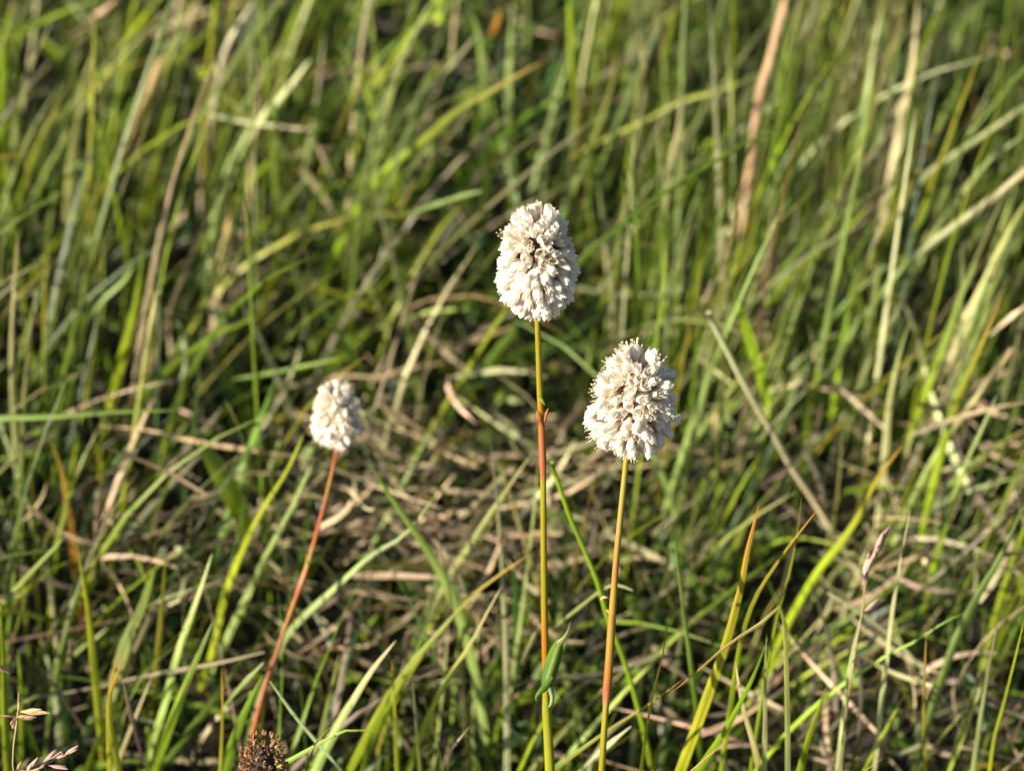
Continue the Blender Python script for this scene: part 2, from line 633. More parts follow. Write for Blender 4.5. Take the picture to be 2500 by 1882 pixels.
# the low storey: short leaves near the soil, coloured dark to deepen the shade
n = 26000
base = field(n, -0.8, 0.8, 0.5, 1.95)
z, u, v = zone_of(base)
bare = (((u - 0.80) / 0.10) ** 2 + ((v - 0.86) / 0.16) ** 2 < 1) & (rng.random(n) < 0.7)
base = base[~bare]
n = len(base)
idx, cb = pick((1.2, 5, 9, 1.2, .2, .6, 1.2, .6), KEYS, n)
b3 = np.concatenate([base, (ground_z(base[:, 0], base[:, 1]) - 0.002)[:, None]], 1)
parts = sward(b3, rng.normal(0.2, 1.6, n), np.abs(rng.normal(0.5, 0.35, n)), rng.normal(0.6, 0.5, n), rng.uniform(0.02, 0.055, n),
              rng.uniform(0.0008, 0.0018, n), cb, cb, rng.normal(0.3, 0.9, n), k=5)
build_stuff("grass", "short dark green undergrowth of the sward, its colour darkened for shade close to the soil", M_GRASS, *parts)

# dead thatch lying in the sward
n = 6500
base = field(n, -0.8, 0.8, 0.5, 1.95)
z, u, v = zone_of(base)
bare = ((u - 0.80) / 0.13) ** 2 + ((v - 0.86) / 0.2) ** 2 < 1
idx, cb = pick((0, 0, 0, 0, 1.2, 4, 5, .4), KEYS, n)
cb *= rng.uniform(0.35, 1.0, (n, 1))
cb[rng.random(n) < 0.35] = cG * 0.8
b3 = np.concatenate([base, (ground_z(base[:, 0], base[:, 1]) + np.abs(rng.normal(0, 0.018, n)))[:, None]], 1)
b3[bare, 2] -= 0.01
L = rng.uniform(0.015, 0.075, n)
L[bare] *= 0.5
parts = sward(b3, rng.uniform(0, 6.28, n), rng.normal(1.45, 0.25, n), rng.normal(0, 0.6, n), L, rng.uniform(0.0006, 0.0016, n), cb,
              cb * rng.uniform(0.6, 1.1, (n, 1)), rng.normal(0, 1.0, n), k=5)
build_stuff("dry_thatch", "dead tan and grey grass bits lying matted at the foot of the sward", M_DRY, *parts)

# bleached straw matted on top of it, thickest behind the stems and on the right
n = 16000
base = field(n, -0.5, 0.6, 0.55, 1.7)
z, u, v = zone_of(base)
mat_ = 1.5 * np.exp(-(((u - 0.43) / 0.09) ** 2 + ((v - 0.66) / 0.11) ** 2)) + np.exp(-(((u - 0.85) / 0.13) ** 2 + ((v - 0.70) / 0.2) ** 2)) * 0.6 + np.exp(-(((u - 0.12) / 0.12) ** 2 + ((v - 0.68) / 0.08) ** 2)) * 0.7 + 0.06
base = base[rng.random(n) < mat_ * 0.35]
n = len(base)
idx, cb = pick((0, 0, 0, 0, 1.6, 6, .3, 0), KEYS, n)
cb *= rng.uniform(0.6, 1.1, (n, 1))
b3 = np.concatenate([base, (ground_z(base[:, 0], base[:, 1]) + rng.uniform(0.02, 0.08, n))[:, None]], 1)
parts = sward(b3, rng.normal(0.0, 1.1, n) + rng.choice([0, math.pi], n), rng.normal(1.45, 0.3, n), rng.normal(0, 0.6, n), rng.uniform(0.015, 0.06, n),
              rng.uniform(0.0005, 0.0012, n), cb, cb, rng.normal(0, 1.0, n), k=5)
build_stuff("dry_thatch", "bleached tan straw matted behind the flower stems", M_DRY, *parts)

# a raised mat of sunlit straw behind and between the stems, with lesser ones to the right
spots = []
for (qx, qy, sx, sy, m_) in ((1085, 1200, 0.026, 0.034, 230), (1010, 1040, 0.03, 0.02, 90), (2130, 1020, 0.04, 0.03, 50), (1560, 1120, 0.04, 0.02, 60), (2080, 1690, 0.035, 0.03, 110), (330, 1290, 0.03, 0.02, 60)):
    r_ = ray(qx, qy)
    c_ = np.array([0, 0, CAM_H]) + r_ * ((CAM_H - 0.05) / -r_[2])
    spots.append(np.stack([rng.normal(c_[0], sx, m_), rng.normal(c_[1], sy, m_)], 1))
base = np.vstack(spots)
n = len(base)
idx, cb = pick((0, 0, 0, 0, .8, 6, .8, .3), KEYS, n)
cb = cb * rng.uniform(0.75, 1.15, (n, 1))
b3 = np.concatenate([base, (ground_z(base[:, 0], base[:, 1]) + rng.uniform(0.015, 0.055, n))[:, None]], 1)
parts = sward(b3, rng.normal(0.2, 0.9, n) + rng.choice([0, math.pi], n), rng.normal(1.4, 0.3, n), rng.normal(0, 0.8, n), rng.uniform(0.012, 0.05, n),
              rng.uniform(0.0005, 0.0013, n), cb, cb, rng.normal(0.6, 0.8, n), k=5)
build_stuff("dry_thatch", "tan and pinkish mat of dead grass in the middle behind the stems", M_DRY, *parts)

# low herb leaves between the grasses
n = 7500
base = field(n, -0.7, 0.7, 0.55, 1.8)
z, u, v = zone_of(base)
ok = ((u > 0.2) & (u < 0.68) & (v < 0.75)) | (rng.random(n) < 0.22)
base = base[ok]
n = len(base)
idx, cb = pick((3, 7, 5, 2, 0, 0, 0, .3), KEYS, n)
b3 = np.concatenate([base, (ground_z(base[:, 0], base[:, 1]) + np.abs(rng.normal(0.012, 0.022, n)))[:, None]], 1)
parts = sward(b3, rng.uniform(0, 6.28, n), rng.normal(1.0, 0.4, n), rng.normal(0.5, 0.5, n), rng.uniform(0.008, 0.022, n),
              rng.uniform(0.0016, 0.0042, n), cb, cb, rng.normal(0, 0.5, n), k=6)
build_stuff("herb_leaves", "small green herb leaves low among the grass", M_FORB, *parts)

# ------------------------------------------------------------------ single blades and stalks that stand out
# (kind, label, base colour, tip colour, width in photo pixels, distance of the tip, outline from tip to base)
# kind: b blade, c round culm (even width), f fallen stalk (does not reach down to the root), w wide leaf
BL = [
 ('b', "long vivid green blade with a shiny pale tip, standing in the upper corner", 'Y','S',26,.98,[(452,15),(412,170),(388,330),(360,500),(300,720),(235,930)]),
 ('c', "dry tan stalk leaning beside the shiny vivid green blade", 'O','T',22,1.0,[(395,140),(317,340),(258,460),(190,600),(140,720)]),
 ('b', "pale sage blade arching from the top edge across two green blades", 'S','P',22,1.0,[(338,70),(270,150),(225,195),(190,240),(155,295),(110,370),(85,480)]),
 ('b', "yellow green blade with a blunt sunlit tip just beneath the pale sage arching blade", 'Y','S',24,.96,[(168,185),(125,290),(85,380),(50,490),(12,610)]),
 ('b', "green blade hugging the picture edge beside the top corner", 'Y','Y',22,.98,[(34,0),(12,90),(5,240),(12,420),(20,620)]),
 ('f', "pinkish dry straw slanting down from the top edge near the corner", 'T','T',18,1.08,[(283,0),(230,45),(172,90)]),
 ('b', "dark green blade curving over beneath the pinkish dry straw", 'G','G',22,1.05,[(155,5),(100,50),(40,68)]),
 ('f', "short tan straw hanging from the top edge between two green blades", 'T','T',22,1.08,[(485,0),(468,40),(450,78)]),
 ('b', "lavender grey dry blade bending down from the top edge", 'T','P',18,1.02,[(622,0),(575,70),(550,120),(525,210),(510,300)]),
 ('c', "upright olive stem beside the lavender grey dry blade", 'O','Y',17,1.02,[(530,0),(517,110),(505,220),(500,330)]),
 ('b', "dark green blade crossing behind the upright olive stem", 'G','Y',20,1.06,[(535,45),(470,115),(405,165),(370,200)]),
 ('b', "flat sage blade pointing up toward the dark hollow, above the fallen pale straw", 'S','P',28,.96,[(760,142),(694,226),(635,290),(590,350),(560,420)]),
 ('b', "narrow green blade running beside the flat sage blade", 'G','S',18,1.0,[(690,95),(640,185),(605,245),(575,290),(540,380)]),
 ('f', "fallen pale straw lying level above the left-hand green tangle", 'P','T',16,.94,[(758,316),(700,310),(603,298),(505,278)]),
 ('b', "thin buff blade slanting down behind the fallen pale straw", 'T','S',15,.98,[(500,200),(560,245),(640,320),(725,400)]),
 ('f', "dull tan straw sticking down from the end of the fallen pale straw", 'T','K',16,.97,[(766,335),(790,390),(815,445)]),
 ('b', "slim bright green blade climbing out of the tangle beside the dark hollow", 'Y','G',18,1.0,[(825,200),(770,265),(720,350),(640,415)]),
 ('f', "broad yellowish blade with a rounded tip low in the left tangle", 'Y','P',22,.94,[(747,437),(675,520),(634,558),(590,620)]),
 ('b', "warm tan dead blade standing upright in the left tangle", 'T','R',24,.94,[(566,470),(553,560),(543,620),(530,690)]),
 ('f', "short pale chip of dry leaf near the warm tan dead blade", 'T','T',24,.95,[(455,517),(435,540),(412,562)]),
 ('b', "stubby green blade with a cut tip under the pale sage arching blade", 'S','S',22,1.0,[(234,113),(220,155),(204,200),(190,270)]),
 ('b', "straight mid green blade in the shade between two sunlit leaning blades", 'G','G',20,.97,[(194,240),(170,330),(151,415),(125,530)]),
 ('b', "very long sage blade rising out of the frame beside the dark hollow at top", 'S','S',24,.93,[(1060,-6),(985,132),(947,245),(925,358),(915,450)]),
 ('b', "long bright green blade with a brown tip crossing diagonally above the tallest flower", 'Y','R',19,.90,[(1335,146),(1268,181),(1188,230),(1098,283),(1038,340),(973,390),(928,430),(880,500)]),
 ('b', "pale pointed blade just above the long bright diagonal blade", 'G','P',18,.97,[(1168,80),(1098,162),(1022,234),(960,310)]),
 ('b', "upright sage blade lit at its foot, between the dark hollow and the tallest flower", 'S','S',20,1.0,[(1249,10),(1245,120),(1241,226),(1245,300),(1250,390)]),
 ('b', "grey sage blade leaning out of the dark hollow at the top edge", 'S','S',20,1.03,[(1141,0),(1170,95),(1181,226),(1185,300)]),
 ('w', "wilted orange leaf in the dark hollow at the top", 'R','O',15,1.04,[(1222,20),(1212,55),(1198,90)]),
 ('b', "drooping yellow green blade at the edge of the dark hollow", 'Y','S',24,.98,[(818,95),(850,140),(883,190),(905,245)]),
 ('b', "sage blade leaning left out of the tangle under the dark hollow", 'S','G',20,.97,[(830,150),(855,220),(883,300),(905,365)]),
 ('f', "pale fallen leaf pointing at the tallest flower head from its left", 'S','S',15,.87,[(1176,466),(1130,478),(1079,494),(1004,520)]),
 ('b', "straw coloured blade standing midway between the small flower and the tallest flower", 'S','T',18,.88,[(918,450),(940,558),(958,622),(985,740),(1005,840)]),
 ('c', "straight olive green stem behind and above the tallest flower", 'O','Y',18,.99,[(1392,-6),(1396,150),(1409,264),(1404,362),(1406,450)]),
 ('b', "tan dead stalk with a green upper part right behind the tallest flower", 'T','G',16,.90,[(1452,390),(1471,517),(1483,626),(1495,730),(1502,840)]),
 ('b', "long thin blade with a rusty tip, bent beside the tallest flower head", 'S','R',10,.93,[(1507,108),(1494,204),(1460,310),(1415,426),(1381,500)]),
 ('b', "long straw and green blade standing behind the pair of flowers", 'S','T',21,.90,[(1665,240),(1655,320),(1637,396),(1611,566),(1588,690),(1575,790)]),
 ('b', "broad light green blade dropping from the top edge behind the pair of flowers", 'G','G',27,.98,[(1660,-6),(1637,94),(1619,264),(1588,415)]),
 ('f', "long low green blade stretching sideways across the thin reeds", 'Y','G',15,.95,[(1850,180),(1764,219),(1666,245),(1573,294),(1475,340),(1381,390)]),
 ('b', "shorter green diagonal blade above the low sideways blade", 'G','G',18,.98,[(1494,166),(1422,211),(1302,272),(1230,330)]),
 ('c', "thick pinkish tan dead stalk with dark joints, among the upper reeds", 'T','T',22,.95,[(1922,-8),(1896,83),(1881,147),(1870,177),(1855,226),(1845,300)]),
 ('b', "tallest sage reed blade running almost the height of the upper reeds", 'S','Y',22,.94,[(2056,-6),(2043,132),(2032,287),(2020,396),(2005,510),(1990,570),(1980,650)]),
 ('b', "sage reed blade close beside the tallest sage reed blade", 'S','S',19,.97,[(2086,20),(2075,150),(2068,240),(2058,330)]),
 ('b', "reed blade with a square tan tip", 'S','T',18,.95,[(2154,16),(2134,113),(2115,245),(2100,358),(2085,450)]),
 ('b', "palest sunlit reed blade near the upper right", 'P','P',20,.95,[(2241,-6),(2228,150),(2205,264),(2186,370),(2170,450)]),
 ('b', "olive blade with a burnt orange tip leaning at the right of the reeds", 'O','R',18,.88,[(2294,303),(2254,396),(2202,479),(2170,540),(2130,640),(2080,760)]),
 ('c', "long smooth sage stalk slanting in from the picture edge over the dark gap", 'S','S',18,.90,[(2510,256),(2383,343),(2277,415),(2220,480),(2170,560)]),
 ('c', "long buff stalk slanting in from the picture edge, brown toward its top", 'S','T',23,.86,[(2510,412),(2420,487),(2326,555),(2250,615),(2200,665),(2145,726),(2090,800)]),
 ('b', "narrow sage blade between the two long slanting stalks", 'S','S',17,.90,[(2506,324),(2420,388),(2375,440),(2330,500)]),
 ('b', "pale flat blade rising to the picture edge under the buff stalk", 'P','S',22,.86,[(2506,486),(2450,590),(2400,700),(2350,800),(2310,890)]),
 ('b', "broad lime green blade sweeping up through the middle of the reeds", 'G','Y',24,.89,[(2124,502),(2043,585),(1994,622),(1920,690),(1870,760)]),
 ('b', "wide yellow green blade dropping from the top edge beside the palest reed", 'Y','Y',22,1.0,[(2306,-6),(2262,94),(2243,150),(2225,240)]),
 ('b', "green blade leaning against the thick pinkish stalk", 'G','G',18,1.0,[(2030,18),(1979,105),(1949,158),(1930,260)]),
 ('b', "upright dry tan stalk below the thick pinkish stalk", 'T','P',19,.90,[(1893,440),(1888,510),(1876,626),(1873,715)]),
 ('w', "bright yellow wilted leaf behind the long buff stalk", 'O','O',34,.92,[(2410,468),(2390,485),(2366,497)]),
 ('b', "sage blade crossing the dark gap near the upper right corner", 'S','G',19,1.0,[(2422,64),(2394,124),(2356,189),(2326,241)]),
 ('b', "tall striped sage blade standing the height of the lower left side", 'S','T',17,.80,[(45,560),(32,740),(28,900),(38,1080),(52,1260),(68,1405),(83,1556),(102,1725),(114,1860)]),
 ('b', "bright green blade with an orange streak, upright in the left middle", 'Y','G',23,.86,[(350,600),(332,741),(295,892),(272,990),(255,1080)]),
 ('c', "slender green culm with a straight top, reaching down the left middle", 'Y','P',14,.82,[(384,715),(366,810),(347,930),(328,1060),(309,1175),(298,1254),(279,1405),(268,1537),(258,1650)]),
 ('b', "level sage blade lying across the left side like a bar", 'S','G',20,.80,[(450,1002),(300,1005),(150,1016),(0,1022),(-60,1030)]),
 ('f', "long fallen pinkish straw lying below the level sage blade", 'T','K',14,.84,[(775,1123),(641,1103),(490,1080),(358,1050),(240,1040)]),
 ('b', "sage blade leaning below the small flower, crossing the fallen pinkish straw", 'S','G',20,.82,[(672,925),(634,1032),(588,1156),(560,1256),(535,1340)]),
 ('b', "long lime green blade curving from beneath the small flower to the bottom edge", 'Y','Y',18,.775,[(745,1050),(700,1150),(637,1250),(581,1367),(547,1460),(525,1560),(500,1650),(475,1760),(450,1870)]),
 ('b', "dull sage blade running parallel above the long lime green blade", 'S','S',18,.79,[(765,1125),(705,1254),(649,1363),(604,1454),(551,1567),(520,1650)]),
 ('w', "broad soft fern green leaf on the dark ground left of the small flower's stem", 'Y','G',50,.82,[(487,1085),(520,1130),(556,1190),(590,1260),(600,1330)]),
 ('f', "yellow green blade lying nearly level just above the small flower", 'G','Y',15,.85,[(830,876),(717,900),(640,915),(566,926)]),
 ('b', "green blade slanting up to the right in the left middle tangle", 'G','Y',21,.87,[(640,768),(528,817),(479,850),(415,900)]),
 ('b', "dark green blade slanting down to the right in the left middle tangle", 'G','G',20,.88,[(386,752),(430,797),(471,839),(520,890)]),
 ('b', "light green blade leaning over the dark pocket on the left", 'G','S',25,.89,[(330,640),(302,685),(241,741),(188,824),(160,880)]),
 ('b', "olive tipped blade leaning up from the bright orange streaked blade", 'Y','O',20,.90,[(458,630),(385,703),(332,756),(300,850)]),
 ('b', "wide dull green blade slanting down toward the small flower head", 'G','S',24,.87,[(690,630),(754,715),(811,786),(860,870)]),
 ('b', "pale short blade above the tangle left of the small flower", 'P','S',15,.88,[(579,717),(603,768),(628,812)]),
 ('f', "bleached fallen blade tilted beneath the light green leaning blade", 'P','P',14,.90,[(100,660),(226,681),(285,697)]),
 ('c', "long fallen tan stalk slanting down through the right half", 'T','P',16,.80,[(1728,764),(1775,854),(1809,922),(1843,986),(1885,1054),(1930,1137),(1987,1224),(2054,1330),(2092,1392)]),
 ('w', "bright leafy green shoot crossing the long fallen tan stalk", 'Y','Y',32,.84,[(1800,740),(1835,850),(1866,950),(1872,1030)]),
 ('b', "light green blade standing among the right-hand middle grasses", 'Y','S',21,.88,[(2112,610),(2073,741),(2050,850),(2040,930)]),
 ('b', "striped sage blade beside the light green standing blade", 'S','S',17,.88,[(2147,630),(2134,734),(2115,832),(2105,900)]),
 ('b', "pale grey blade with dark edges, upright at the right middle", 'P','S',16,.82,[(2222,778),(2194,873),(2171,986),(2162,1090)]),
 ('b', "sunlit yellowish blade leaning at the far right middle", 'Y','S',20,.85,[(2390,630),(2337,741),(2315,817),(2262,949)]),
 ('b', "sage blade just outside the sunlit yellowish leaning blade", 'S','S',18,.86,[(2432,620),(2390,741),(2364,824),(2340,900)]),
 ('b', "long green blade turning orange near the picture edge, right middle", 'Y','R',18,.80,[(2449,716),(2383,873),(2334,986),(2300,1100),(2270,1220)]),
 ('c', "dull tan stalk crossing behind the orange turning green blade", 'S','T',18,.82,[(2471,850),(2402,949),(2326,1050),(2270,1140)]),
 ('f', "pinkish straw poking in from the picture edge at the right middle", 'T','T',16,.84,[(2505,745),(2460,780),(2415,820)]),
 ('b', "lime blade with rusty edge bending down to the low right grasses", 'Y','R',18,.78,[(2207,1083),(2141,1171),(2100,1254),(2055,1322),(1998,1394),(1940,1490)]),
 ('b', "fine upright blade with a frayed pale tip near the far right", 'Y','P',13,.79,[(2434,963),(2394,1054),(2364,1118),(2335,1200)]),
 ('f', "curled scrap of orange tan dead leaf lying at the right", 'T','R',36,.84,[(2242,985),(2270,994),(2298,1000)]),
 ('b', "tall pointed grass blade with a brown tip standing nearest the lower flower", 'Y','R',26,.672,[(1854,1227),(1838,1290),(1822,1360),(1812,1420),(1795,1490),(1770,1580),(1735,1680),(1695,1790),(1655,1900)]),
 ('b', "golden tipped blade crossing a thinner blade near its top", 'Y','R',13,.685,[(2006,1231),(1960,1290),(1925,1335),(1890,1385),(1860,1430),(1835,1480),(1810,1560),(1795,1650)]),
 ('b', "thin upright blade crossing the golden tipped blade", 'Y','O',9,.688,[(1958,1203),(1951,1270),(1945,1310),(1930,1390),(1915,1445),(1903,1480),(1885,1570)]),
 ('b', "grey sage blade arched over sideways behind the tall brown tipped blade", 'S','R',13,.69,[(1625,1702),(1690,1650),(1740,1605),(1790,1565),(1860,1520),(1900,1482),(1915,1500),(1918,1560)]),
 ('b', "vivid emerald blade springing up beside the tall brown tipped blade", 'Y','G',22,.675,[(1876,1556),(1840,1650),(1800,1730),(1760,1800),(1700,1890)]),
 ('b', "pale straight striped blade rising vertically from the bottom edge", 'P','S',13,.69,[(1872,1545),(1868,1640),(1868,1760),(1865,1890)]),
 ('b', "tan and olive dying blade bent near the bottom edge", 'O','T',19,.695,[(1795,1615),(1812,1720),(1838,1810),(1856,1890)]),
 ('b', "short wide lemon green blade standing alone on the bare patch", 'Y','Y',26,.70,[(2018,1675),(2000,1730),(1975,1800),(1952,1890)]),
 ('b', "long pale blade leaning gently over the bare brown patch", 'P','T',14,.715,[(2224,1240),(2198,1367),(2175,1518),(2164,1612),(2149,1744),(2132,1890)]),
 ('b', "pale striped blade below the purplish seed head", 'P','P',13,.72,[(2106,1490),(2085,1575),(2070,1661),(2055,1800)]),
 ('b', "thick bright sage blade leaning in the lower right corner area", 'S','S',26,.74,[(2505,1225),(2439,1367),(2394,1443),(2337,1556),(2298,1660)]),
 ('b', "blue grey narrow blade upright in the bottom corner grasses", 'S','K',12,.705,[(2440,1503),(2417,1612),(2398,1725),(2377,1870)]),
 ('b', "thin yellow blade along the picture edge above the bottom corner", 'Y','Y',9,.70,[(2505,1495),(2458,1690),(2428,1800),(2415,1890)]),
 ('b', "green blade lying across the long pale leaning blade", 'Y','G',11,.73,[(2360,1495),(2307,1518),(2232,1567),(2165,1600)]),
 ('b', "slender orange tipped blade beside the long pale leaning blade", 'O','R',10,.715,[(2262,1535),(2256,1690),(2256,1800),(2260,1890)]),
 ('b', "small sharp brown tipped blade poking up at the bottom edge near the emerald blade", 'T','R',10,.655,[(1788,1797),(1740,1838),(1680,1890)]),
 ('b', "tiny yellow blade tip poking up at the bottom edge under the bare patch", 'Y','O',9,.66,[(2163,1847),(2135,1866),(2100,1895)]),
 ('b', "dim sage blade standing behind the tall brown tipped blade", 'G','S',14,.72,[(1645,1310),(1670,1500),(1689,1640),(1701,1740)]),
 ('b', "long curved green blade running down to the bottom edge from beneath the small flower", 'S','G',27,.745,[(900,1130),(975,1245),(1030,1322),(1075,1397),(1113,1480),(1147,1593),(1173,1725),(1198,1890)]),
 ('c', "smooth olive culm passing just behind the lower flower's stem", 'Y','Y',13,.715,[(1346,1130),(1389,1254),(1426,1340),(1460,1424),(1487,1518),(1524,1612),(1562,1744),(1594,1890)]),
 ('f', "faded straw bent over beside the lower flower's stem", 'S','P',15,.74,[(1545,1442),(1490,1430),(1400,1495),(1355,1530)]),
 ('b', "slim green blade upright close to the lower flower's stem", 'Y','O',11,.672,[(1635,1496),(1619,1593),(1588,1725),(1572,1830)]),
 ('f', "bleached blade lying at the bottom edge between the lower flower's stem and the emerald blade", 'P','P',17,.715,[(1541,1773),(1475,1827),(1405,1892)]),
 ('b', "green blade with an orange tip slanting up past the lower flower's stem", 'G','R',12,.69,[(1668,1658),(1581,1722),(1475,1790),(1355,1880)]),
 ('b', "olive blade with a dry tip, slanting among crossed blades left of the tall stem", 'Y','T',13,.73,[(1228,1426),(1185,1503),(1147,1575),(1098,1650),(1055,1730)]),
 ('b', "long straight yellow green blade slanting through the crossed blades", 'Y','S',19,.735,[(1130,1476),(1060,1556),(996,1631),(928,1737),(850,1890)]),
 ('b', "wide leaning blade with a torn tan tip in the crossed blades", 'S','T',23,.725,[(968,1562),(909,1635),(864,1707),(834,1756),(775,1870)]),
 ('b', "bright upright blade crossing the long straight slanting blade", 'Y','S',14,.74,[(1056,1425),(1038,1537),(1000,1631),(966,1699),(920,1790)]),
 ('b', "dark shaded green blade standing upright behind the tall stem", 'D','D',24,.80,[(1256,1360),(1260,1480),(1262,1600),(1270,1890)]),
 ('b', "sage blade slanting from the tall stem toward the small flower", 'S','S',15,.78,[(1302,1102),(1196,1254),(1150,1325),(1095,1408)]),
 ('f', "dry tan blade end just left of the tall stem's leaf", 'P','T',17,.75,[(1319,1520),(1297,1570),(1272,1622)]),
 ('b', "thin olive blade with an orange tip pointing at the tall stem", 'O','R',10,.76,[(1300,1350),(1260,1375),(1211,1410),(1160,1450)]),
 ('f', "curled dry leaf end at the bottom edge among crossed blades", 'T','K',9,.70,[(1145,1775),(1100,1836),(1092,1890)]),
 ('b', "light sage blade crossing behind the small flower's red stem", 'S','S',18,.755,[(1062,1212),(985,1307),(909,1352),(834,1420),(736,1510),(690,1570),(640,1690)]),
 ('b', "thin tan and green blade upright among the crossed blades", 'Y','T',10,.73,[(1005,1642),(1019,1801),(1027,1890)]),
 ('b', "amber tipped thin blade upright near the torn tan tip", 'Y','R',10,.735,[(957,1608),(963,1720),(970,1890)]),
 ('b', "yellow green blade rising from the bottom edge left of the striped stems cluster", 'Y','Y',18,.745,[(187,1325),(204,1416),(219,1518),(230,1631),(245,1782),(255,1890)]),
 ('b', "wide folded sage blade in the lower left shade", 'S','G',30,.78,[(380,1380),(347,1480),(306,1575),(280,1660)]),
 ('b', "pair-tipped yellow blade with orange ends standing in the lower left", 'Y','R',17,.70,[(308,1588),(285,1652),(269,1700),(272,1782),(292,1890)]),
 ('b', "short orange ended twin leaning on the pair-tipped yellow blade", 'Y','R',14,.702,[(288,1590),(272,1660),(264,1740),(268,1890)]),
 ('b', "narrow olive blade upright in the lower left shade", 'O','O',13,.77,[(405,1345),(396,1480),(381,1631),(370,1740)]),
 ('b', "pale sage blade leaning beside the long lime green blade", 'S','P',19,.755,[(519,1348),(475,1480),(434,1594),(400,1726),(370,1820)]),
 ('b', "grass green blade leaning just below the pale sage leaning blade", 'Y','S',21,.74,[(522,1513),(471,1631),(426,1744),(372,1890)]),
 ('f', "long dull dead stalk lying level behind the lower left blades", 'K','T',13,.77,[(645,1592),(528,1620),(340,1654),(226,1680),(113,1699),(40,1715)]),
 ('f', "grey dead stalk slanting down in the dark lower left corner", 'K','K',15,.77,[(92,1622),(151,1699),(215,1800)]),
 ('f', "dry stalk slanting down to the bottom edge between lower left blades", 'K','T',17,.74,[(300,1664),(325,1763),(358,1885)]),
 ('b', "sage blade slanting in from the picture edge over the tall striped blade", 'O','S',15,.78,[(160,1309),(68,1405),(0,1480),(-30,1520)]),
 ('b', "amber dead leaf standing in the lower left middle", 'R','O',21,.81,[(122,1070),(150,1150),(168,1260),(185,1390)]),
 ('b', "hair thin olive blade with an orange top near the small flower's stem foot", 'O','R',10,.715,[(541,1628),(543,1744),(538,1890)]),
 ('f', "pale bent leaf end left of the small flower's stem foot", 'S','P',17,.735,[(643,1618),(585,1680),(541,1732)]),
 ('b', "wide green blade behind the dry brown seed head", 'G','G',28,.73,[(642,1645),(588,1763),(545,1890)]),
 ('f', "straight pale stalk slanting away to the right above the dry brown seed head", 'P','P',15,.70,[(658,1662),(717,1744),(770,1808),(842,1892)]),
 ('b', "bent yellow blade lying just right of the dry brown seed head", 'Y','Y',15,.69,[(935,1787),(885,1783),(834,1786),(790,1810),(754,1831),(690,1868)]),
 ('b', "dark wiry leaf tip crossing the bent yellow blade", 'G','O',9,.672,[(818,1766),(790,1792),(768,1820),(745,1890)]),
 ('b', "green blade standing along the picture edge at the bottom corner", 'Y','Y',19,.73,[(1,1460),(8,1600),(12,1745),(20,1890)]),
]


def half_profile(kind, s):
    if kind == 'c':
        return np.full_like(s, 0.5) * (0.86 + 0.14 * s)
    if kind == 'f':
        return 0.38 * np.minimum(1, 0.25 + 2.2 * np.minimum(s, 1 - s)) * (0.85 + 0.15 * np.sin(s * 9 + len(s)) + 0.08 * np.sin(s * 23))
    if kind == 'w':
        return 0.5 * np.sin(np.pi * np.clip(0.06 + 0.9 * s, 0, 1)) ** 0.7
    return 0.5 * np.minimum(1.0, (s / 0.42) ** 0.62) * (1.0 - 0.15 * np.maximum(0, s - 0.6) / 0.4)


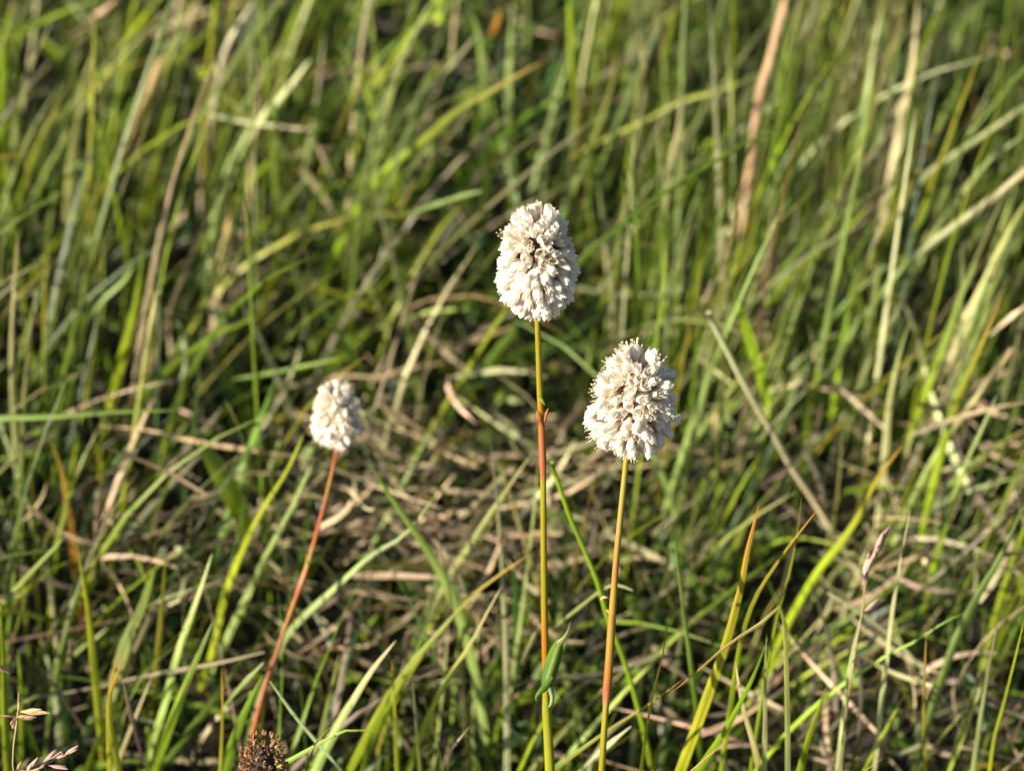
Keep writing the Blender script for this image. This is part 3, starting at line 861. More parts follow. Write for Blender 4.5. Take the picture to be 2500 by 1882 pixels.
def single_strand(kind, label, c0, c1, wpx, t, pts):
    pts = [(x, y) for x, y in pts]
    r0 = ray(*pts[0])
    if t > 0.93:
        t = 0.93 + (t - 0.93) * 0.45
    Y0 = t * r0[1]
    if kind == 'f':                                       # lies tilted in the sward: follows its depth
        # low stalks: keep the far end a little farther off
        P = [at_plane(x, y, Y0 * (1 + 0.02 * i / len(pts))) for i, (x, y) in enumerate(pts)]
    else:
        P = [at_plane(x, y, Y0) for x, y in pts]
    P = np.array(P)
    n0 = len(P)
    if kind in 'bc' :                                     # carry on down to the root
        d = P[-1] - P[-2]
        d /= np.linalg.norm(d)
        q = P[-1].copy()
        k = 0
        while q[2] > 0.004 and k < 14:
            d = d * 0.8 + np.array([0.0, 0.02, -1.0]) * 0.2
            d /= np.linalg.norm(d)
            q = q + d * max(0.012, q[2] / 4)
            P = np.vstack([P, q])
            k += 1
    elif P[:, 2].min() < 0.003:
        P[:, 2] += 0.003 - P[:, 2].min()
    P = resample(P, int(min(28, max(9, 5 + 2.2 * len(P)))))
    k = len(P)
    s = np.linspace(0, 1, k)
    visible = min(1.0, 1.0 * n0 / n0)
    W = half_profile(kind, s) * 1.05 * wpx * t * MPP
    cb, ct = COL[c0], COL[c1]
    sheen_jit = rng.lognormal(0, 0.07, 3) * rng.lognormal(0.24, 0.10)  # random tone, plus overall brightening that puts the sun's sheen into the colour
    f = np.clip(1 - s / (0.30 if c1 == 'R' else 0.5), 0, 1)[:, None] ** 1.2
    C = (cb * (1 - f) + ct * f) * sheen_jit
    if c1 == 'R':                                         # green, then yellow, then rusty at the very tip
        g_ = np.clip(1 - np.abs(s - 0.28) / 0.25, 0, 1)[:, None] * 0.6
        C = C * (1 - g_) + cO * 1.2 * g_
    T = tangents(P)
    V0 = P - np.array([0, 0, CAM_H])
    V0 /= np.linalg.norm(V0, axis=1, keepdims=True)
    A = np.cross(T, V0)
    A /= np.maximum(np.linalg.norm(A, axis=1, keepdims=True), 1e-9)
    B = np.cross(T, A)
    psi = rng.normal(0, 0.35) + rng.normal(0, 0.25) * s
    side = np.cos(psi)[:, None] * A + np.sin(psi)[:, None] * B
    seed = rng.uniform(0, 40)
    dry = c0 in 'TK' and kind in 'fc' or c0 == 'T'
    mat = M_DRY if dry else M_GRASS
    name = {'b': "grass_leaf", 'c': "grass_stalk", 'f': "straw", 'w': "meadow_leaf"}[kind]
    cat = {'b': "grass blade", 'c': "grass stalk", 'f': "straw", 'w': "leaf"}[kind]
    if c0 in 'TK' and kind == 'b':
        name, cat = "dry_grass_leaf", "dry grass blade"
    pile = Pile()
    if kind == 'c':
        R = W.copy()
        if wpx > 17:                                      # joints of a thick dead stalk
            for q in (0.3, 0.62):
                R *= 1 + 0.22 * np.exp(-((s - q) / 0.02) ** 2)
                C = C * (1 - 0.5 * np.exp(-((s - q - 0.02) / 0.025) ** 2))[:, None]
        pile.add(tube_arrays(P, R, C, sides=8, seed=seed))
    else:
        pile.add(ribbon_arrays(P, W, side, C, fold=0.2 if kind != 'w' else 0.12, seed=seed))
    origin = P[-1].copy()
    me = moved(pile.mesh(name, [mat]), origin)
    o = link(name, me)
    o.location = origin
    grp = {'b': "single grass blades standing out of the sward", 'c': "grass stalks standing out of the sward",
           'f': "fallen straws caught in the sward", 'w': "odd leaves in the sward"}[kind]
    tag(o, label, cat, grp)
    return o


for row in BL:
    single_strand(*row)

# ------------------------------------------------------------------ bistort flowers
Z2 = 2500.0 / 2212.0           # outlines below were read from a 2212 pixel wide view


def octa(c, r):
    c = np.array(c)
    v = [c + r * np.array(d) for d in ((1, 0, 0), (0, 1, 0), (-1, 0, 0), (0, -1, 0), (0, 0, 1.5), (0, 0, -1.2))]
    f = [(0, 1, 4), (1, 2, 4), (2, 3, 4), (3, 0, 4), (1, 0, 5), (2, 1, 5), (3, 2, 5), (0, 3, 5)]
    return v, f


def floret_mesh(name, openness, seed, stamen=1.0, anther=0.17):
    """one small five-lobed flower along +Z, in millimetres scaled to metres; foot of its stalk at the origin"""
    r_ = random.Random(seed)
    V, F, M, T = [], [], [], []

    def put(vs, fs, mi, cols):
        n = len(V)
        V.extend([np.array(v) * 0.001 for v in vs])
        T.extend(cols)
        for f in fs:
            F.append(tuple(i + n for i in f))
            M.append(mi)
    # stalk
    vs = [(0.24 * math.cos(a), 0.24 * math.sin(a), z) for z in (0, 2.4) for a in (0, 2.09, 4.19)]
    put(vs, [(0, 1, 4, 3), (1, 2, 5, 4), (2, 0, 3, 5)], 1, [(1, 1, 1)] * 6)
    # five overlapping tepals
    bend = r_.uniform(-0.25, 0.25), r_.uniform(-0.25, 0.25)
    for i in range(5):
        a0 = i * 2 * math.pi / 5 + r_.uniform(-0.12, 0.12)
        ln = 4.5 * r_.uniform(0.9, 1.06)
        outer = 0.09 if i % 2 else -0.05
        fl = openness * r_.uniform(0.7, 1.3)
        vs, cols = [], []
        rows = 6
        for k in range(rows):
            s = k / (rows - 1)
            rad = 0.32 + 0.82 * math.sin(min(1, s / 0.62) * math.pi / 2) ** 0.8 - (0.42 * (1 - openness)) * max(0, (s - 0.55) / 0.45) ** 1.6 + fl * 0.95 * max(0, (s - 0.5) / 0.5) ** 1.7 + outer * min(1, 2 * s)
            half = (0.50 + 0.30 * s) * (1.0 if s < 0.7 else math.sqrt(max(0.04, 1 - ((s - 0.7) / 0.31) ** 2)))
            half *= 1.18
            for j in (-1, 0, 1):
                a = a0 + j * half / max(0.6, rad / 1.05)
                rr = rad * (1.0 - 0.02 * j * j) + (0.10 if j == 0 else 0.0)
                z = 2.2 + ln * s - (0.22 * (j * j) * s if s > 0.8 else 0) - fl * 0.5 * max(0, s - 0.6)
                vs.append((rr * math.cos(a) + bend[0] * s * s, rr * math.sin(a) + bend[1] * s * s, z))
                w = min(1, s * 3.2)
                cols.append((0.80 + 0.20 * w, 0.70 + 0.30 * w, 0.58 + 0.42 * w))
        fs = []
        for k in range(rows - 1):
            for j in range(2):
                q = k * 3 + j
                fs.append((q, q + 1, q + 4, q + 3))
        put(vs, fs, 0, cols)
    # stamens
    for i in range(6):
        a = i * 2 * math.pi / 6 + r_.uniform(-0.4, 0.4)
        ro = r_.uniform(0.35, 0.75) + 0.8 * openness * r_.uniform(0.4, 1.2)
        top = 6.2 + stamen * r_.uniform(0.1, 1.5)
        pts = [(0.2 * math.cos(a), 0.2 * math.sin(a), 4.4), (ro * 0.7 * math.cos(a), ro * 0.7 * math.sin(a), 5.8),
               (ro * math.cos(a) + bend[0], ro * math.sin(a) + bend[1], top)]
        vs = []
        for p in pts:
            for b in (0, 2.09, 4.19):
                vs.append((p[0] + 0.055 * math.cos(b), p[1] + 0.055 * math.sin(b), p[2]))
        fs = []
        for k in range(2):
            for j in range(3):
                fs.append((k * 3 + j, k * 3 + (j + 1) % 3, k * 3 + 3 + (j + 1) % 3, k * 3 + 3 + j))
        put(vs, fs, 0, [(1, 1, 1)] * 9)
        ov, of = octa((pts[2][0], pts[2][1], pts[2][2]), anther * r_.uniform(0.8, 1.2))
        put(ov, of, 2, [(1, 1, 1)] * 6)
    return make_mesh(name, np.array(V), F, [M_PETAL, M_CORE, M_ANTHER], tint=np.array(T), mat_idx=M)


BUDS = [floret_mesh("floret_closed", 0.0, s, stamen=0.1, anther=0.10) for s in (1, 2)]
HALF = [floret_mesh("floret_half_open", 0.22, s, stamen=0.35, anther=0.10) for s in (3, 4, 5)]
OPEN = [floret_mesh("floret_open", 0.5, s, stamen=1.25, anther=0.19) for s in (6, 7, 8)]


def seed_mesh(name, seed):
    r_ = random.Random(seed)
    V, F = [], []
    rows = [(0.0, 0.15), (0.5, 0.5), (1.3, 0.72), (2.1, 0.62), (2.7, 0.3), (3.2, 0.05)]
    for z, r in rows:
        for j in range(5):
            a = j * 2 * math.pi / 5 + z * 0.3
            q = r * (1 + 0.28 * (j % 2)) * r_.uniform(0.85, 1.15)
            V.append((q * math.cos(a) * 0.001, q * math.sin(a) * 0.001, (z + r_.uniform(-.12, .12)) * 0.001))
    for k in range(len(rows) - 1):
        for j in range(5):
            F.append((k * 5 + j, k * 5 + (j + 1) % 5, k * 5 + 5 + (j + 1) % 5, k * 5 + 5 + j))
    # papery remnant of the flower curling off it
    n = len(V)
    for z, r, w in ((0.3, 0.7, 0.5), (1.6, 1.15, 0.6), (2.9, 1.35, 0.35), (3.5, 1.0, 0.05)):
        V.append((r * 0.001, -w * 0.001, z * 0.001))
        V.append((r * 0.001, w * 0.001, z * 0.001))
    for k in range(3):
        F.append((n + 2 * k, n + 2 * k + 1, n + 2 * k + 3, n + 2 * k + 2))
    return make_mesh(name, np.array(V), F, [M_SEED], smooth=False)


SEEDS = [seed_mesh("seed", s) for s in (1, 2, 3)]


def head_frame(axis_dir):
    z = Vector(axis_dir).normalized()
    x = Vector((1, 0, 0))
    x = (x - z * x.dot(z)).normalized()
    y = z.cross(x)
    return Matrix((x, y, z)).transposed()


def fill_head(head, length, radius, shape, n, meshes, weights, flen, size, droop, gaps, r_, jitter=0.10, spread=9.0, pname="floret"):
    """set the little flowers round the axis in a spiral; head is the axis object, standing along its own +Z"""
    q = np.linspace(0, 1, 400)
    rs = np.interp(q, [a for a, _ in shape], [b for _, b in shape]) * radius
    slope = np.gradient(rs, q * length)
    dens = rs * np.sqrt(1 + np.minimum(slope ** 2, 9))
    cum = np.cumsum(dens)
    cum /= cum[-1]
    for i in range(n):
        qq = float(np.interp((i + 0.5) / n, cum, q)) + r_.gauss(0, 0.008)
        qq = min(1, max(0, qq))
        az = i * 2.399963 + r_.gauss(0, 0.10)
        azc = (math.degrees(az) + 90 + 180) % 360 - 180        # 0 = towards the viewer
        if any(((qq - gq) / hq) ** 2 + ((azc - ga) / ha) ** 2 < 1 for gq, ga, hq, ha in gaps):
            continue
        r = float(np.interp(qq, q, rs)) * (1 + r_.gauss(0, jitter))
        el = math.radians(float(np.interp(qq, [a for a, _ in droop], [b for _, b in droop])) + r_.gauss(0, spread))
        az2 = az + math.radians(r_.gauss(0, spread))
        d = Vector((math.cos(az2) * math.cos(el), math.sin(az2) * math.cos(el), math.sin(el)))
        sc = size * r_.uniform(0.86, 1.14)
        ln = flen * sc
        tip = Vector((r * math.cos(az), r * math.sin(az), qq * length))
        foot = tip - d * ln
        k = r_.choices(range(len(meshes)), weights)[0]
        o = link(pname, meshes[k], head)
        o.matrix_local = Matrix.Translation(foot) @ (d.to_track_quat('Z', 'Y').to_matrix() @ Matrix.Rotation(r_.uniform(0, 6.28), 3, 'Z')).to_4x4() @ Matrix.Scale(sc, 4)


def axis_mesh(length, r, mat, name):
    P = np.array([[0, 0, -0.001], [0, 0, length * 0.15], [0, 0, length * 0.5], [0, 0, length * 0.72], [0, 0, length * 0.82]])
    R = np.array([0.5, 1, 1.1, 0.8, 0.2]) * r
    V, F, T, S = tube_arrays(P, R, np.ones((5, 3)), sides=10, ref=np.array([1.0, 0, 0]))
    return make_mesh(name, V, F, [mat], tint=T, strand=S)


def stem_curve(pts, t_top, t_foot):
    """pts top to bottom in the 2212 wide view; the stem leans a little away from the viewer"""
    y0, y1 = pts[0][1], pts[-1][1]
    P = [at_depth(x * Z2, y * Z2, t_top + (t_foot - t_top) * (y - y0) / (y1 - y0)) for x, y in pts]
    P = np.array(P)
    d = P[-1] - P[-2]
    d /= np.linalg.norm(d)
    q = P[-1].copy()
    while q[2] > 0.002:
        d = d * 0.85 + np.array([0, 0.0, -1.0]) * 0.15
        d /= np.linalg.norm(d)
        q = q + d * max(0.01, q[2] / 4)
        P = np.vstack([P, q])
    return P


OLIVE = (0.205, 0.170, 0.006)
YELLOW = (0.225, 0.195, 0.010)
ORANGE = (0.290, 0.110, 0.006)
RED = (0.280, 0.092, 0.026)
PINK = (0.290, 0.085, 0.046)
LIME = (0.200, 0.215, 0.010)
DEEP = (0.300, 0.046, 0.005)


def build_stem(root, pts, t_top, t_foot, radii, colors, sides=14):
    P0 = stem_curve(pts, t_top, t_foot)
    P = resample(P0, 90)
    _, py, t = project(P)
    y = py / Z2
    order = np.argsort(y)
    R = np.interp(y, [a for a, _ in radii], [b for _, b in radii]) * Z2 * MPP * 0.5 * (t_top + t_foot)
    C = lerp_colors(colors, y)
    V, F, T, S = tube_arrays(P, R, C, sides=sides, seed=rng.uniform(0, 30))
    root_at = P[-1].copy()
    root.location = root_at
    me = moved(make_mesh("stem", V, F, [M_STEM], T, S), root_at)
    link("stem", me, root)
    return P, root_at


def strip(rows, t, root, root_at, name, mat, colors, bulge=0.0004, dt=0.0, seed=0.0, mid=None):
    """a small leaf or scrap: rows = (x, y, half width, depth offset in mm) in the 2212 wide view; colours along it"""
    n = len(rows)
    s = np.linspace(0, 1, n)
    ctr = np.array([at_depth(r[0] * Z2, r[1] * Z2, t + dt + r[3] * 0.001) for r in rows])
    m_ = max(n * 2, 8)
    hw = np.array([r[2] for r in rows]) * Z2 * MPP * t
    P = resample(ctr, m_)
    ss = np.linspace(0, 1, m_)
    # half width along the resampled line
    seg = np.r_[0, np.cumsum(np.linalg.norm(np.diff(ctr, axis=0), axis=1))]
    W = np.interp(ss * seg[-1], seg, hw)
    T = tangents(P)
    V0 = P - np.array([0, 0, CAM_H])
    V0 /= np.linalg.norm(V0, axis=1, keepdims=True)
    A = np.cross(T, V0)
    A /= np.maximum(np.linalg.norm(A, axis=1, keepdims=True), 1e-9)
    B = np.cross(A, T)
    B /= np.maximum(np.linalg.norm(B, axis=1, keepdims=True), 1e-9)
    B *= np.sign((B * V0).sum(1, keepdims=True))
    C = lerp_colors(colors, ss)
    cols_ = [-1, -0.78, -0.4, -0.07, 0.07, 0.4, 0.78, 1] if mid is not None else [-1, -0.4, 0.4, 1]
    V, tint, st = [], [], []
    for i in range(m_):
        for c in cols_:
            bow = (c * c) * bulge * (W[i] / max(W.max(), 1e-9)) - (0.0 if mid is None or abs(c) > 0.2 else -0.00012)
            V.append(P[i] + A[i] * W[i] * c + B[i] * bow)
            col = C[i]
            if mid is not None and abs(c) < 0.1:
                col = np.array(mid)
            tint.append(col)
            st.append((c * 1.5, ss[i] * seg[-1], seed))
    kk = len(cols_)
    F = [(i * kk + j, i * kk + j + 1, (i + 1) * kk + j + 1, (i + 1) * kk + j) for i in range(m_ - 1) for j in range(kk - 1)]
    me = moved(make_mesh(name, np.array(V), F, [mat], np.array(tint), np.array(st)), root_at)
    return link(name, me, root)


def sheath(P, y_top, y_bot, grow, colors, root, root_at, radii, tmean, r_, teeth=0.25):
    """thin torn sleeve round the stem between two heights"""
    _, py, t = project(P)
    y = py / Z2
    sel = np.where((y > y_top) & (y < y_bot))[0]
    Q = resample(P[sel], 12)
    _, py, t = project(Q)
    yy = py / Z2
    R = np.interp(yy, [a for a, _ in radii], [b for _, b in radii]) * Z2 * MPP * tmean * np.linspace(grow, grow * 0.99, 12)
    C = lerp_colors(colors, yy)
    V, F, T, S = tube_arrays(Q, R, C, sides=16, cap=False, seed=3.3)
    V = V.reshape(12, 16, 3)
    up = Q[0] - Q[1]
    for j in range(16):                                   # ragged upper rim with a notch towards the viewer
        V[0, j] -= up * r_.uniform(0, 1.2) * teeth * 4
        V[0, j] += (V[0, j] - Q[0]) * 0.03
    me = moved(make_mesh("sheath", V.reshape(-1, 3), F, [M_STEM], T, S), root_at)
    return link("sheath", me, root)


FG = "bistort flowers in bloom"

# --- tallest flower
r1 = random.Random(21)
root = bpy.data.objects.new("bistort_flower", None)
scene.collection.objects.link(root)
tag(root, "tallest white bistort flower, dense egg shaped head on an upright stem with folded leaf", "flower", FG)
pts = [(1160, 672), (1163, 760), (1166, 850), (1170, 930), (1173, 1020), (1174, 1120), (1175, 1220), (1176, 1320), (1178, 1430), (1180, 1520), (1184, 1590), (1189, 1680)]
rad = [(672, 5.6), (800, 6.2), (880, 6.6), (960, 7.6), (1000, 7.8), (1030, 6.3), (1300, 7.4), (1440, 7.6), (1500, 7.2), (1524, 9.2), (1534, 10.2), (1545, 9.8), (1680, 11.5)]
colr = [(672, YELLOW), (760, OLIVE), (850, OLIVE), (890, ORANGE), (940, RED), (985, RED), (1010, PINK), (1024, RED), (1036, LIME), (1120, OLIVE),
        (1300, OLIVE), (1380, ORANGE), (1470, ORANGE), (1500, YELLOW), (1520, LIME), (1690, LIME)]
P, ra = build_stem(root, pts, 0.65, 0.680, rad, colr)
sheath(P, 905, 1018, 1.07, [(900, ORANGE), (940, RED), (1000, PINK), (1020, RED)], root, ra, rad, 0.655, r1)
strip([(1161, 857, 1.5, 0), (1166, 860, 3.0, -.6), (1172, 866, 3.5, -1), (1177, 875, 1.5, -.8)], 0.655, root, ra, "bract", M_BLEAF, [(0, (.2, .28, .04)), (1, (.12, .22, .03))], dt=-0.001)
strip([(1185, 882, 1.6, 0), (1182, 889, 3.0, -.5), (1179, 900, 2.6, -.3), (1176, 912, 1.0, 0)], 0.656, root, ra, "sheath_scrap", M_DRY, [(0, (.34, .15, .03)), (1, (.28, .10, .02))], dt=-0.0008)
strip([(1159, 886, .7, 0), (1160, 894, 1.9, -.4), (1163, 908, 1.8, -.3), (1166, 918, .8, 0)], 0.656, root, ra, "sheath_scrap", M_DRY, [(0, (.34, .2, .05)), (1, (.30, .10, .02))], dt=-0.0006)
strip([(1150, 905, .8, 0), (1156, 906, 1.2, -.4), (1161, 913, 1.2, -.3), (1164, 920, .8, 0)], 0.656, root, ra, "sheath_scrap", M_DRY, [(0, (.30, .14, .04)), (1, (.30, .10, .02))], dt=-0.0006)
DG = (.080, .155, .012)
strip([(1232, 1342, .5, 0), (1229, 1357, 1.6, -.2), (1222, 1373, 3.2, -.5), (1214, 1384, 5.5, -.8), (1207, 1392, 10.5, -1), (1201, 1408, 14.5, -1.2),
       (1194, 1430, 16.5, -1.6), (1187, 1452, 16.0, -2), (1181, 1472, 13.0, -2), (1176, 1488, 7.0, -1.6)], 0.672, root, ra, "leaf", M_BLEAF,
      [(0, (.22, .27, .06)), (.2, (.25, .28, .08)), (.30, (.36, .33, .17)), (.36, DG), (1, (.05, .11, .02))], bulge=0.0016, dt=-0.002, mid=(.20, .27, .06))
lf = strip([(1194, 1462, 6, 0), (1183, 1478, 8, -.6), (1170, 1492, 6.5, -1.0), (1161, 1502, 4.5, -.8), (1159, 1511, 3.2, -.2), (1165, 1512, 1.5, .4)], 0.672, root, ra,
           "leaf_base", M_BLEAF, [(0, DG), (.6, (.07, .14, .025)), (1, (.10, .18, .04))], bulge=0.0008, dt=-0.0045)
strip([(1183, 1476, 4, 0), (1189, 1490, 6, -.5), (1193, 1505, 5, -.3), (1191, 1520, 4, 0), (1186, 1528, 2, 0)], 0.674, root, ra, "leaf_base", M_BLEAF,
      [(0, DG), (.5, (.20, .30, .16)), (1, (.24, .32, .10))], bulge=0.0008, dt=-0.0025)
HL, HR = 0.0294, 0.0098
axis1 = Vector((-0.02, 0.13, 1.0)).normalized()
base_h = Vector(at_depth(1162 * Z2, 678 * Z2, 0.65))
head = link("flower_head", axis_mesh(HL, 0.0022, M_CORE, "flower_head"), root)
head.matrix_local = Matrix.Translation(base_h - Vector(ra)) @ head_frame(axis1).to_4x4()
SHAPE1 = [(0, .45), (.06, .68), (.14, .88), (.28, 1.0), (.42, .98), (.58, .93), (.74, .86), (.88, .71), (.96, .54), (1, .34)]
DROOP1 = [(0, -64), (.12, -52), (.3, -34), (.5, -18), (.68, 4), (.84, 36), (1, 82)]
fill_head(head, HL, HR, SHAPE1, 268, BUDS + HALF + OPEN, [5, 5, 3, 3, 3, .4, .4, .4], 0.0068, 0.98, DROOP1,
          [(.66, -6, .045, 11), (.55, 2, .03, 7), (.22, 14, .05, 7)], r1, jitter=0.05)

# --- lower, looser flower
r2 = random.Random(5)
root = bpy.data.objects.new("bistort_flower", None)
scene.collection.objects.link(root)
tag(root, "lower white bistort flower with a loose ragged head, close beside the tallest one", "flower", FG)
pts = [(1355, 965), (1351, 1010), (1345, 1070), (1338, 1140), (1331, 1210), (1326, 1280), (1321, 1350), (1316, 1430), (1310, 1510), (1305, 1580), (1299, 1680)]
rad = [(965, 6.0), (1100, 6.4), (1270, 7.0), (1300, 8.0), (1330, 8.2), (1400, 8.6), (1500, 9.4), (1512, 8.8), (1526, 6.8), (1680, 7.6)]
colr = [(965, ORANGE), (985, YELLOW), (1050, (.25, .21, .035)), (1150, (.25, .18, .035)), (1185, (.26, .165, .03)), (1230, (.27, .135, .035)), (1280, (.26, .17, .018)), (1330, (.25, .165, .02)),
        (1420, (.25, .14, .016)), (1480, (.27, .105, .03)), (1506, PINK), (1520, (.22, .18, .035)), (1560, YELLOW), (1690, OLIVE)]
P, ra = build_stem(root, pts, 0.655, 0.672, rad, colr)
sheath(P, 1318, 1508, 1.06, [(1310, (.27, .14, .035)), (1400, (.25, .155, .018)), (1480, RED), (1510, PINK)], root, ra, rad, 0.664, r2)
strip([(1298, 1297, 3.0, 0), (1303, 1291, 3.5, -.6), (1309, 1290, 1.8, -1), (1314, 1291, 1.2, -.8)], 0.665, root, ra, "sheath_scrap", M_DRY, [(0, (.5, .36, .2)), (1, (.4, .28, .14))], dt=-0.001)
strip([(1317, 1292, 1.5, 0), (1322, 1299, 3.5, -.6), (1326, 1308, 5.0, -.9), (1324, 1318, 4, -.5), (1320, 1326, 2, 0)], 0.665, root, ra, "bract", M_BLEAF, [(0, (.30, .26, .06)), (1, (.28, .24, .03))], dt=-0.001)
strip([(1309, 1316, 1.5, 0), (1314, 1320, 4.5, -.7), (1319, 1325, 4.0, -.8), (1318, 1336, 1.5, -.3)], 0.665, root, ra, "sheath_scrap", M_DRY, [(0, (.38, .18, .05)), (1, (.42, .24, .08))], dt=-0.001)
HL, HR = 0.0306, 0.0097
axis2 = Vector((0.06, 0.10, 1.0)).normalized()
base_h = Vector(at_depth(1356 * Z2, 976 * Z2, 0.655))
head = link("flower_head", axis_mesh(HL, 0.0027, M_CORE, "flower_head"), root)
head.matrix_local = Matrix.Translation(base_h - Vector(ra)) @ head_frame(axis2).to_4x4()
SHAPE2 = [(0, .55), (.08, .80), (.2, 1.0), (.4, 1.03), (.6, .97), (.76, .90), (.9, .70), (1, .40)]
DROOP2 = [(0, -60), (.15, -46), (.35, -26), (.55, -8), (.74, 18), (.9, 48), (1, 78)]
fill_head(head, HL, HR, SHAPE2, 222, BUDS + HALF + OPEN, [1.6, 1.6, 2, 2, 2, 2.4, 2.4, 2.4], 0.0074, 0.98, DROOP2,
          [(.62, 10, .045, 12), (.50, 16, .04, 8), (.28, 12, .05, 6)], r2, jitter=0.11, spread=13)

# --- small flower farther off
r3 = random.Random(9)
root = bpy.data.objects.new("bistort_flower", None)
scene.collection.objects.link(root)
tag(root, "small white bistort flower farther back on a slanting red stem", "flower", FG)
pts = [(729, 952), (722, 1000), (708, 1060), (690, 1130), (669, 1205), (655, 1250), (640, 1290), (620, 1345), (598, 1410), (575, 1475), (556, 1545), (543, 1600), (530, 1680)]
rad = [(952, 3.2), (1150, 4.0), (1210, 5.0), (1225, 6.0), (1270, 6.0), (1285, 4.6), (1400, 5.0), (1680, 6.0)]
colr = [(952, ORANGE), (985, DEEP), (1015, ORANGE), (1050, (.27, .14, .012)), (1090, (.29, .075, .008)), (1130, DEEP), (1180, ORANGE), (1215, (.25, .18, .025)), (1235, ORANGE), (1265, RED), (1280, DEEP),
        (1310, ORANGE), (1345, (.24, .075, .012)), (1420, (.22, .05, .01)), (1690, DEEP)]
P, ra = build_stem(root, pts, 0.765, 0.770, rad, colr)
sheath(P, 1226, 1272, 1.12, [(1220, ORANGE), (1272, PINK)], root, ra, rad, 0.73, r3)
strip([(660, 1192, .6, 0), (663, 1208, 1.6, 0), (664, 1220, 2.2, 0)], 0.73, root, ra, "bract", M_BLEAF, [(0, (.3, .3, .05)), (1, (.3, .3, .05))], dt=-0.001)
HL, HR = 0.0207, 0.0070
axis3 = Vector((-0.02, 0.16, 1.0)).normalized()
base_h = Vector(at_depth(730 * Z2, 962 * Z2, 0.765))
head = link("flower_head", axis_mesh(HL, 0.0016, M_CORE, "flower_head"), root)
head.matrix_local = Matrix.Translation(base_h - Vector(ra)) @ head_frame(axis3).to_4x4()
fill_head(head, HL, HR, SHAPE1, 170, BUDS + HALF + OPEN, [2, 2, 3, 3, 3, 2, 2, 2], 0.0068, 0.80, DROOP1, [(.28, 20, .05, 10)], r3, jitter=0.08, spread=12)

# --- withered head gone to seed
r4 = random.Random(3)
root = bpy.data.objects.new("bistort_seed_head", None)
scene.collection.objects.link(root)
tag(root, "withered brown bistort head gone to seed at the bottom edge", "seed head")
pts = [(574, 1745), (574, 1790), (573, 1840)]
P, ra = build_stem(root, pts, 0.668, 0.675, [(1700, 5.5), (1900, 6.5)], [(1700, ORANGE), (1900, (.25, .16, .04))])
HL, HR = 0.0235, 0.0064
axis4 = Vector((0.10, 0.05, 1.0)).normalized()
top = Vector(at_depth(572 * Z2, 1590 * Z2, 0.668))
head = link("seed_cluster", axis_mesh(HL, 0.0034, M_SEEDDARK, "seed_cluster"), root)
head.matrix_local = Matrix.Translation(top - axis4 * HL - Vector(ra)) @ head_frame(axis4).to_4x4()
SHAPE4 = [(0, .5), (.12, .82), (.3, 1.0), (.55, 1.0), (.78, .86), (.92, .62), (1, .35)]
fill_head(head, HL, HR, SHAPE4, 298, SEEDS, [1, 1, 1], 0.0030, 0.46, [(0, -40), (.3, -10), (.6, 20), (.85, 50), (1, 80)], [], r4, jitter=0.07, spread=16, pname="seed")

# ------------------------------------------------------------------ grasses in seed


def spikelet_mesh():
    V, F = [], []
    for (tilt, z0, ln) in ((0.0, 0.0, 1.0), (0.26, 0.02, 0.72), (-0.26, 0.10, 0.80), (0.12, 0.28, 0.78)):
        n = len(V)
        rows = [(0, .05), (.25, .13), (.5, .15), (.75, .09), (1, .012)]
        for s, r in rows:
            for j in range(5):
                a = j * 2 * math.pi / 5
                x = r * 0.8 * math.cos(a) + math.sin(tilt) * s * ln * 0.8
                V.append((x, r * 0.6 * math.sin(a) + 0.03 * math.sin(tilt * 9), z0 + s * ln * math.cos(tilt)))
        for k in range(4):
            for j in range(5):
                F.append((n + k * 5 + j, n + k * 5 + (j + 1) % 5, n + k * 5 + 5 + (j + 1) % 5, n + k * 5 + 5 + j))
    V = np.array(V)
    V[:, 2] /= V[:, 2].max()
    return V, F


SPK_V, SPK_F = spikelet_mesh()
M_SPK = plain_material("spikelet_straw", (0.46, 0.30, 0.17), vary=0.35, scale=300)
M_SPKP = plain_material("spikelet_purple", (0.46, 0.29, 0.24), vary=0.4, scale=300)
ME_SPK = make_mesh("spikelet", SPK_V, SPK_F, [M_SPK])
ME_SPKP = make_mesh("spikelet", SPK_V, SPK_F, [M_SPKP])


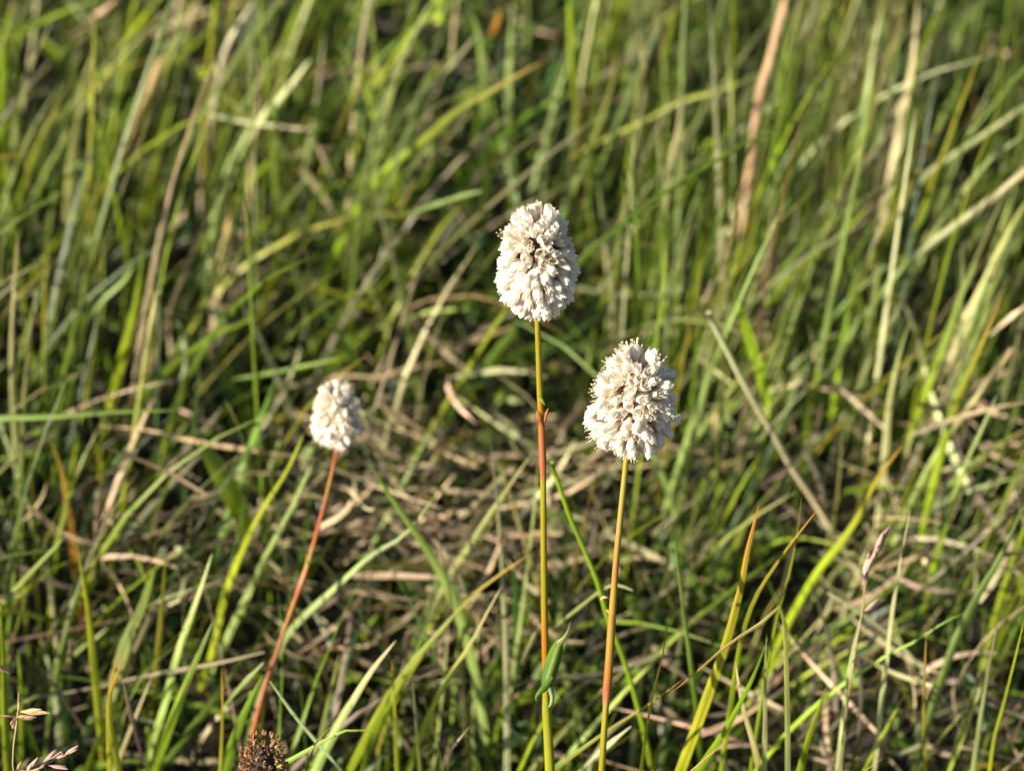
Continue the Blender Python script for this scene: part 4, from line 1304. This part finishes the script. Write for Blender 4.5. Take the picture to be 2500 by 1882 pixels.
def grass_in_seed(label, stalk, t, spikes, mesh, color, wpx, fat=1.0):
    root = bpy.data.objects.new("grass_seed_head", None)
    scene.collection.objects.link(root)
    tag(root, label, "seed head")
    P = np.array([at_depth(x, y, t) for x, y in stalk])
    q = P[-1].copy()
    d = np.array([0, 0.1, -1.0])
    while q[2] > 0.002:
        q = q + d * max(0.012, q[2] / 3)
        P = np.vstack([P, q])
    P = resample(P, 30)
    ra = P[-1].copy()
    root.location = ra
    R = np.linspace(0.6, 1.0, 30) * wpx * t * MPP * 0.5
    V, F, T, S = tube_arrays(P, R, np.repeat(np.array([color]), 30, 0), sides=6, seed=2.0)
    link("stalk", moved(make_mesh("stalk", V, F, [M_DRY], T, S), ra), root)
    stalk_o = None
    for (x0, y0, x1, y1) in spikes:
        a, b = Vector(at_depth(x0, y0, t)), Vector(at_depth(x1, y1, t + rng.normal(0, 0.002)))
        d = b - a
        o = link("spikelet", mesh, root)
        ln = d.length
        o.matrix_local = Matrix.Translation(a - Vector(ra)) @ d.to_track_quat('Z', 'Y').to_matrix().to_4x4() @ Matrix.Rotation(rng.uniform(0, 6), 4, 'Z') @ Matrix.Diagonal((ln * fat, ln * fat, ln, 1))
        # the thread that carries it
        j = int(np.argmin(np.linalg.norm(P - np.array(a), axis=1)))
        P2 = resample(np.array([np.array(a), (np.array(a) + P[j]) / 2 + np.array([0, 0, -0.0008]), P[j]]), 6)
        if np.linalg.norm(P[j] - np.array(a)) > 0.0006:
            V2, F2, T2, S2 = tube_arrays(P2, np.full(6, 0.00022), np.repeat(np.array([color]), 6, 0), sides=5)
            link("spikelet_thread", moved(make_mesh("spikelet_thread", V2, F2, [M_DRY], T2, S2), ra), root)


def q7(x0, y0, x1, y1):
    return (x0 / 3.16, 1500 + y0 / 3.16, x1 / 3.16, 1500 + y1 / 3.16)


grass_in_seed("tan grass seed head with spread spikelets at the bottom left edge", [(46, 1690), (44, 1745), (42, 1768), (36, 1800), (34, 1890)], 0.668,
              [q7(140, 745, 165, 625), q7(120, 790, 0, 775), q7(165, 750, 375, 755), q7(130, 790, 285, 800), q7(115, 800, 90, 880), q7(130, 800, 112, 890)], ME_SPK, (.36, .26, .14), 7, fat=0.8)
grass_in_seed("pinkish grass seed head splayed at the bottom edge beside the tan one", [(150, 1835), (112, 1862), (96, 1890)], 0.664,
              [q7(130, 1200, 168, 1125), q7(205, 1210, 225, 1160), q7(215, 1205, 305, 1100), q7(310, 1190, 430, 1035), q7(420, 1110, 510, 1085), q7(500, 1085, 608, 1015), q7(385, 1165, 530, 1190), q7(380, 1130, 420, 1080)],
              ME_SPKP, (.34, .24, .16), 6, fat=0.7)
grass_in_seed("purplish grass seed head rising above the bare brown patch", [(2150, 1310), (2128, 1370), (2113, 1420), (2106, 1490), (2092, 1560), (2080, 1640)], 0.715,
              [(2112, 1412, 2126, 1345), (2118, 1400, 2140, 1335), (2132, 1362, 2172, 1282), (2126, 1376, 2150, 1330), (2106, 1430, 2118, 1385), (2110, 1492, 2160, 1462)], ME_SPKP, (.32, .25, .14), 8, fat=0.8)
grass_in_seed("lone straw spikelet poking in at the left picture edge", [(-14, 1640), (-20, 1740), (-22, 1890)], 0.67, [(-14, 1622, 26, 1642)], ME_SPK, (.36, .26, .14), 5, fat=0.9)

# round pale leaf in the lower left shade
t = 0.83
ctr = at_depth(628, 1478, t)
V, F = [tuple(ctr)], []
for k in range(12):
    a = k * math.pi / 6
    rr = 24 * MPP * t * (1 + 0.08 * math.sin(3 * a))
    V.append(tuple(ctr + rr * np.array([math.cos(a), -0.5 * math.sin(a), 0.85 * math.sin(a)])))
for k in range(12):
    F.append((0, 1 + k, 1 + (k + 1) % 12))
st = np.array([(v[0] * 60, v[2], 1.0) for v in V])
n0 = len(V)
stem_P = resample(np.array([ctr, ctr + np.array([0.002, 0.006, -0.02]), [ctr[0] + 0.004, ctr[1] + 0.01, 0.0]]), 8)
vb, fb, tb, sb = tube_arrays(stem_P, np.full(8, 0.0006), np.repeat(cG[None], 8, 0), sides=5)
V = np.vstack([np.array(V), vb])
F = F + [tuple(i + n0 for i in f) for f in fb]
o = link("herb_leaf", moved(make_mesh("herb_leaf", V, F, [M_FORB], np.vstack([np.repeat(np.array([[.30, .36, .12]]), n0, 0), tb]), np.vstack([st, sb])), stem_P[-1]))
o.location = stem_P[-1]
tag(o, "small round pale green leaf in the dark shade beside the small flower's stem", "leaf")
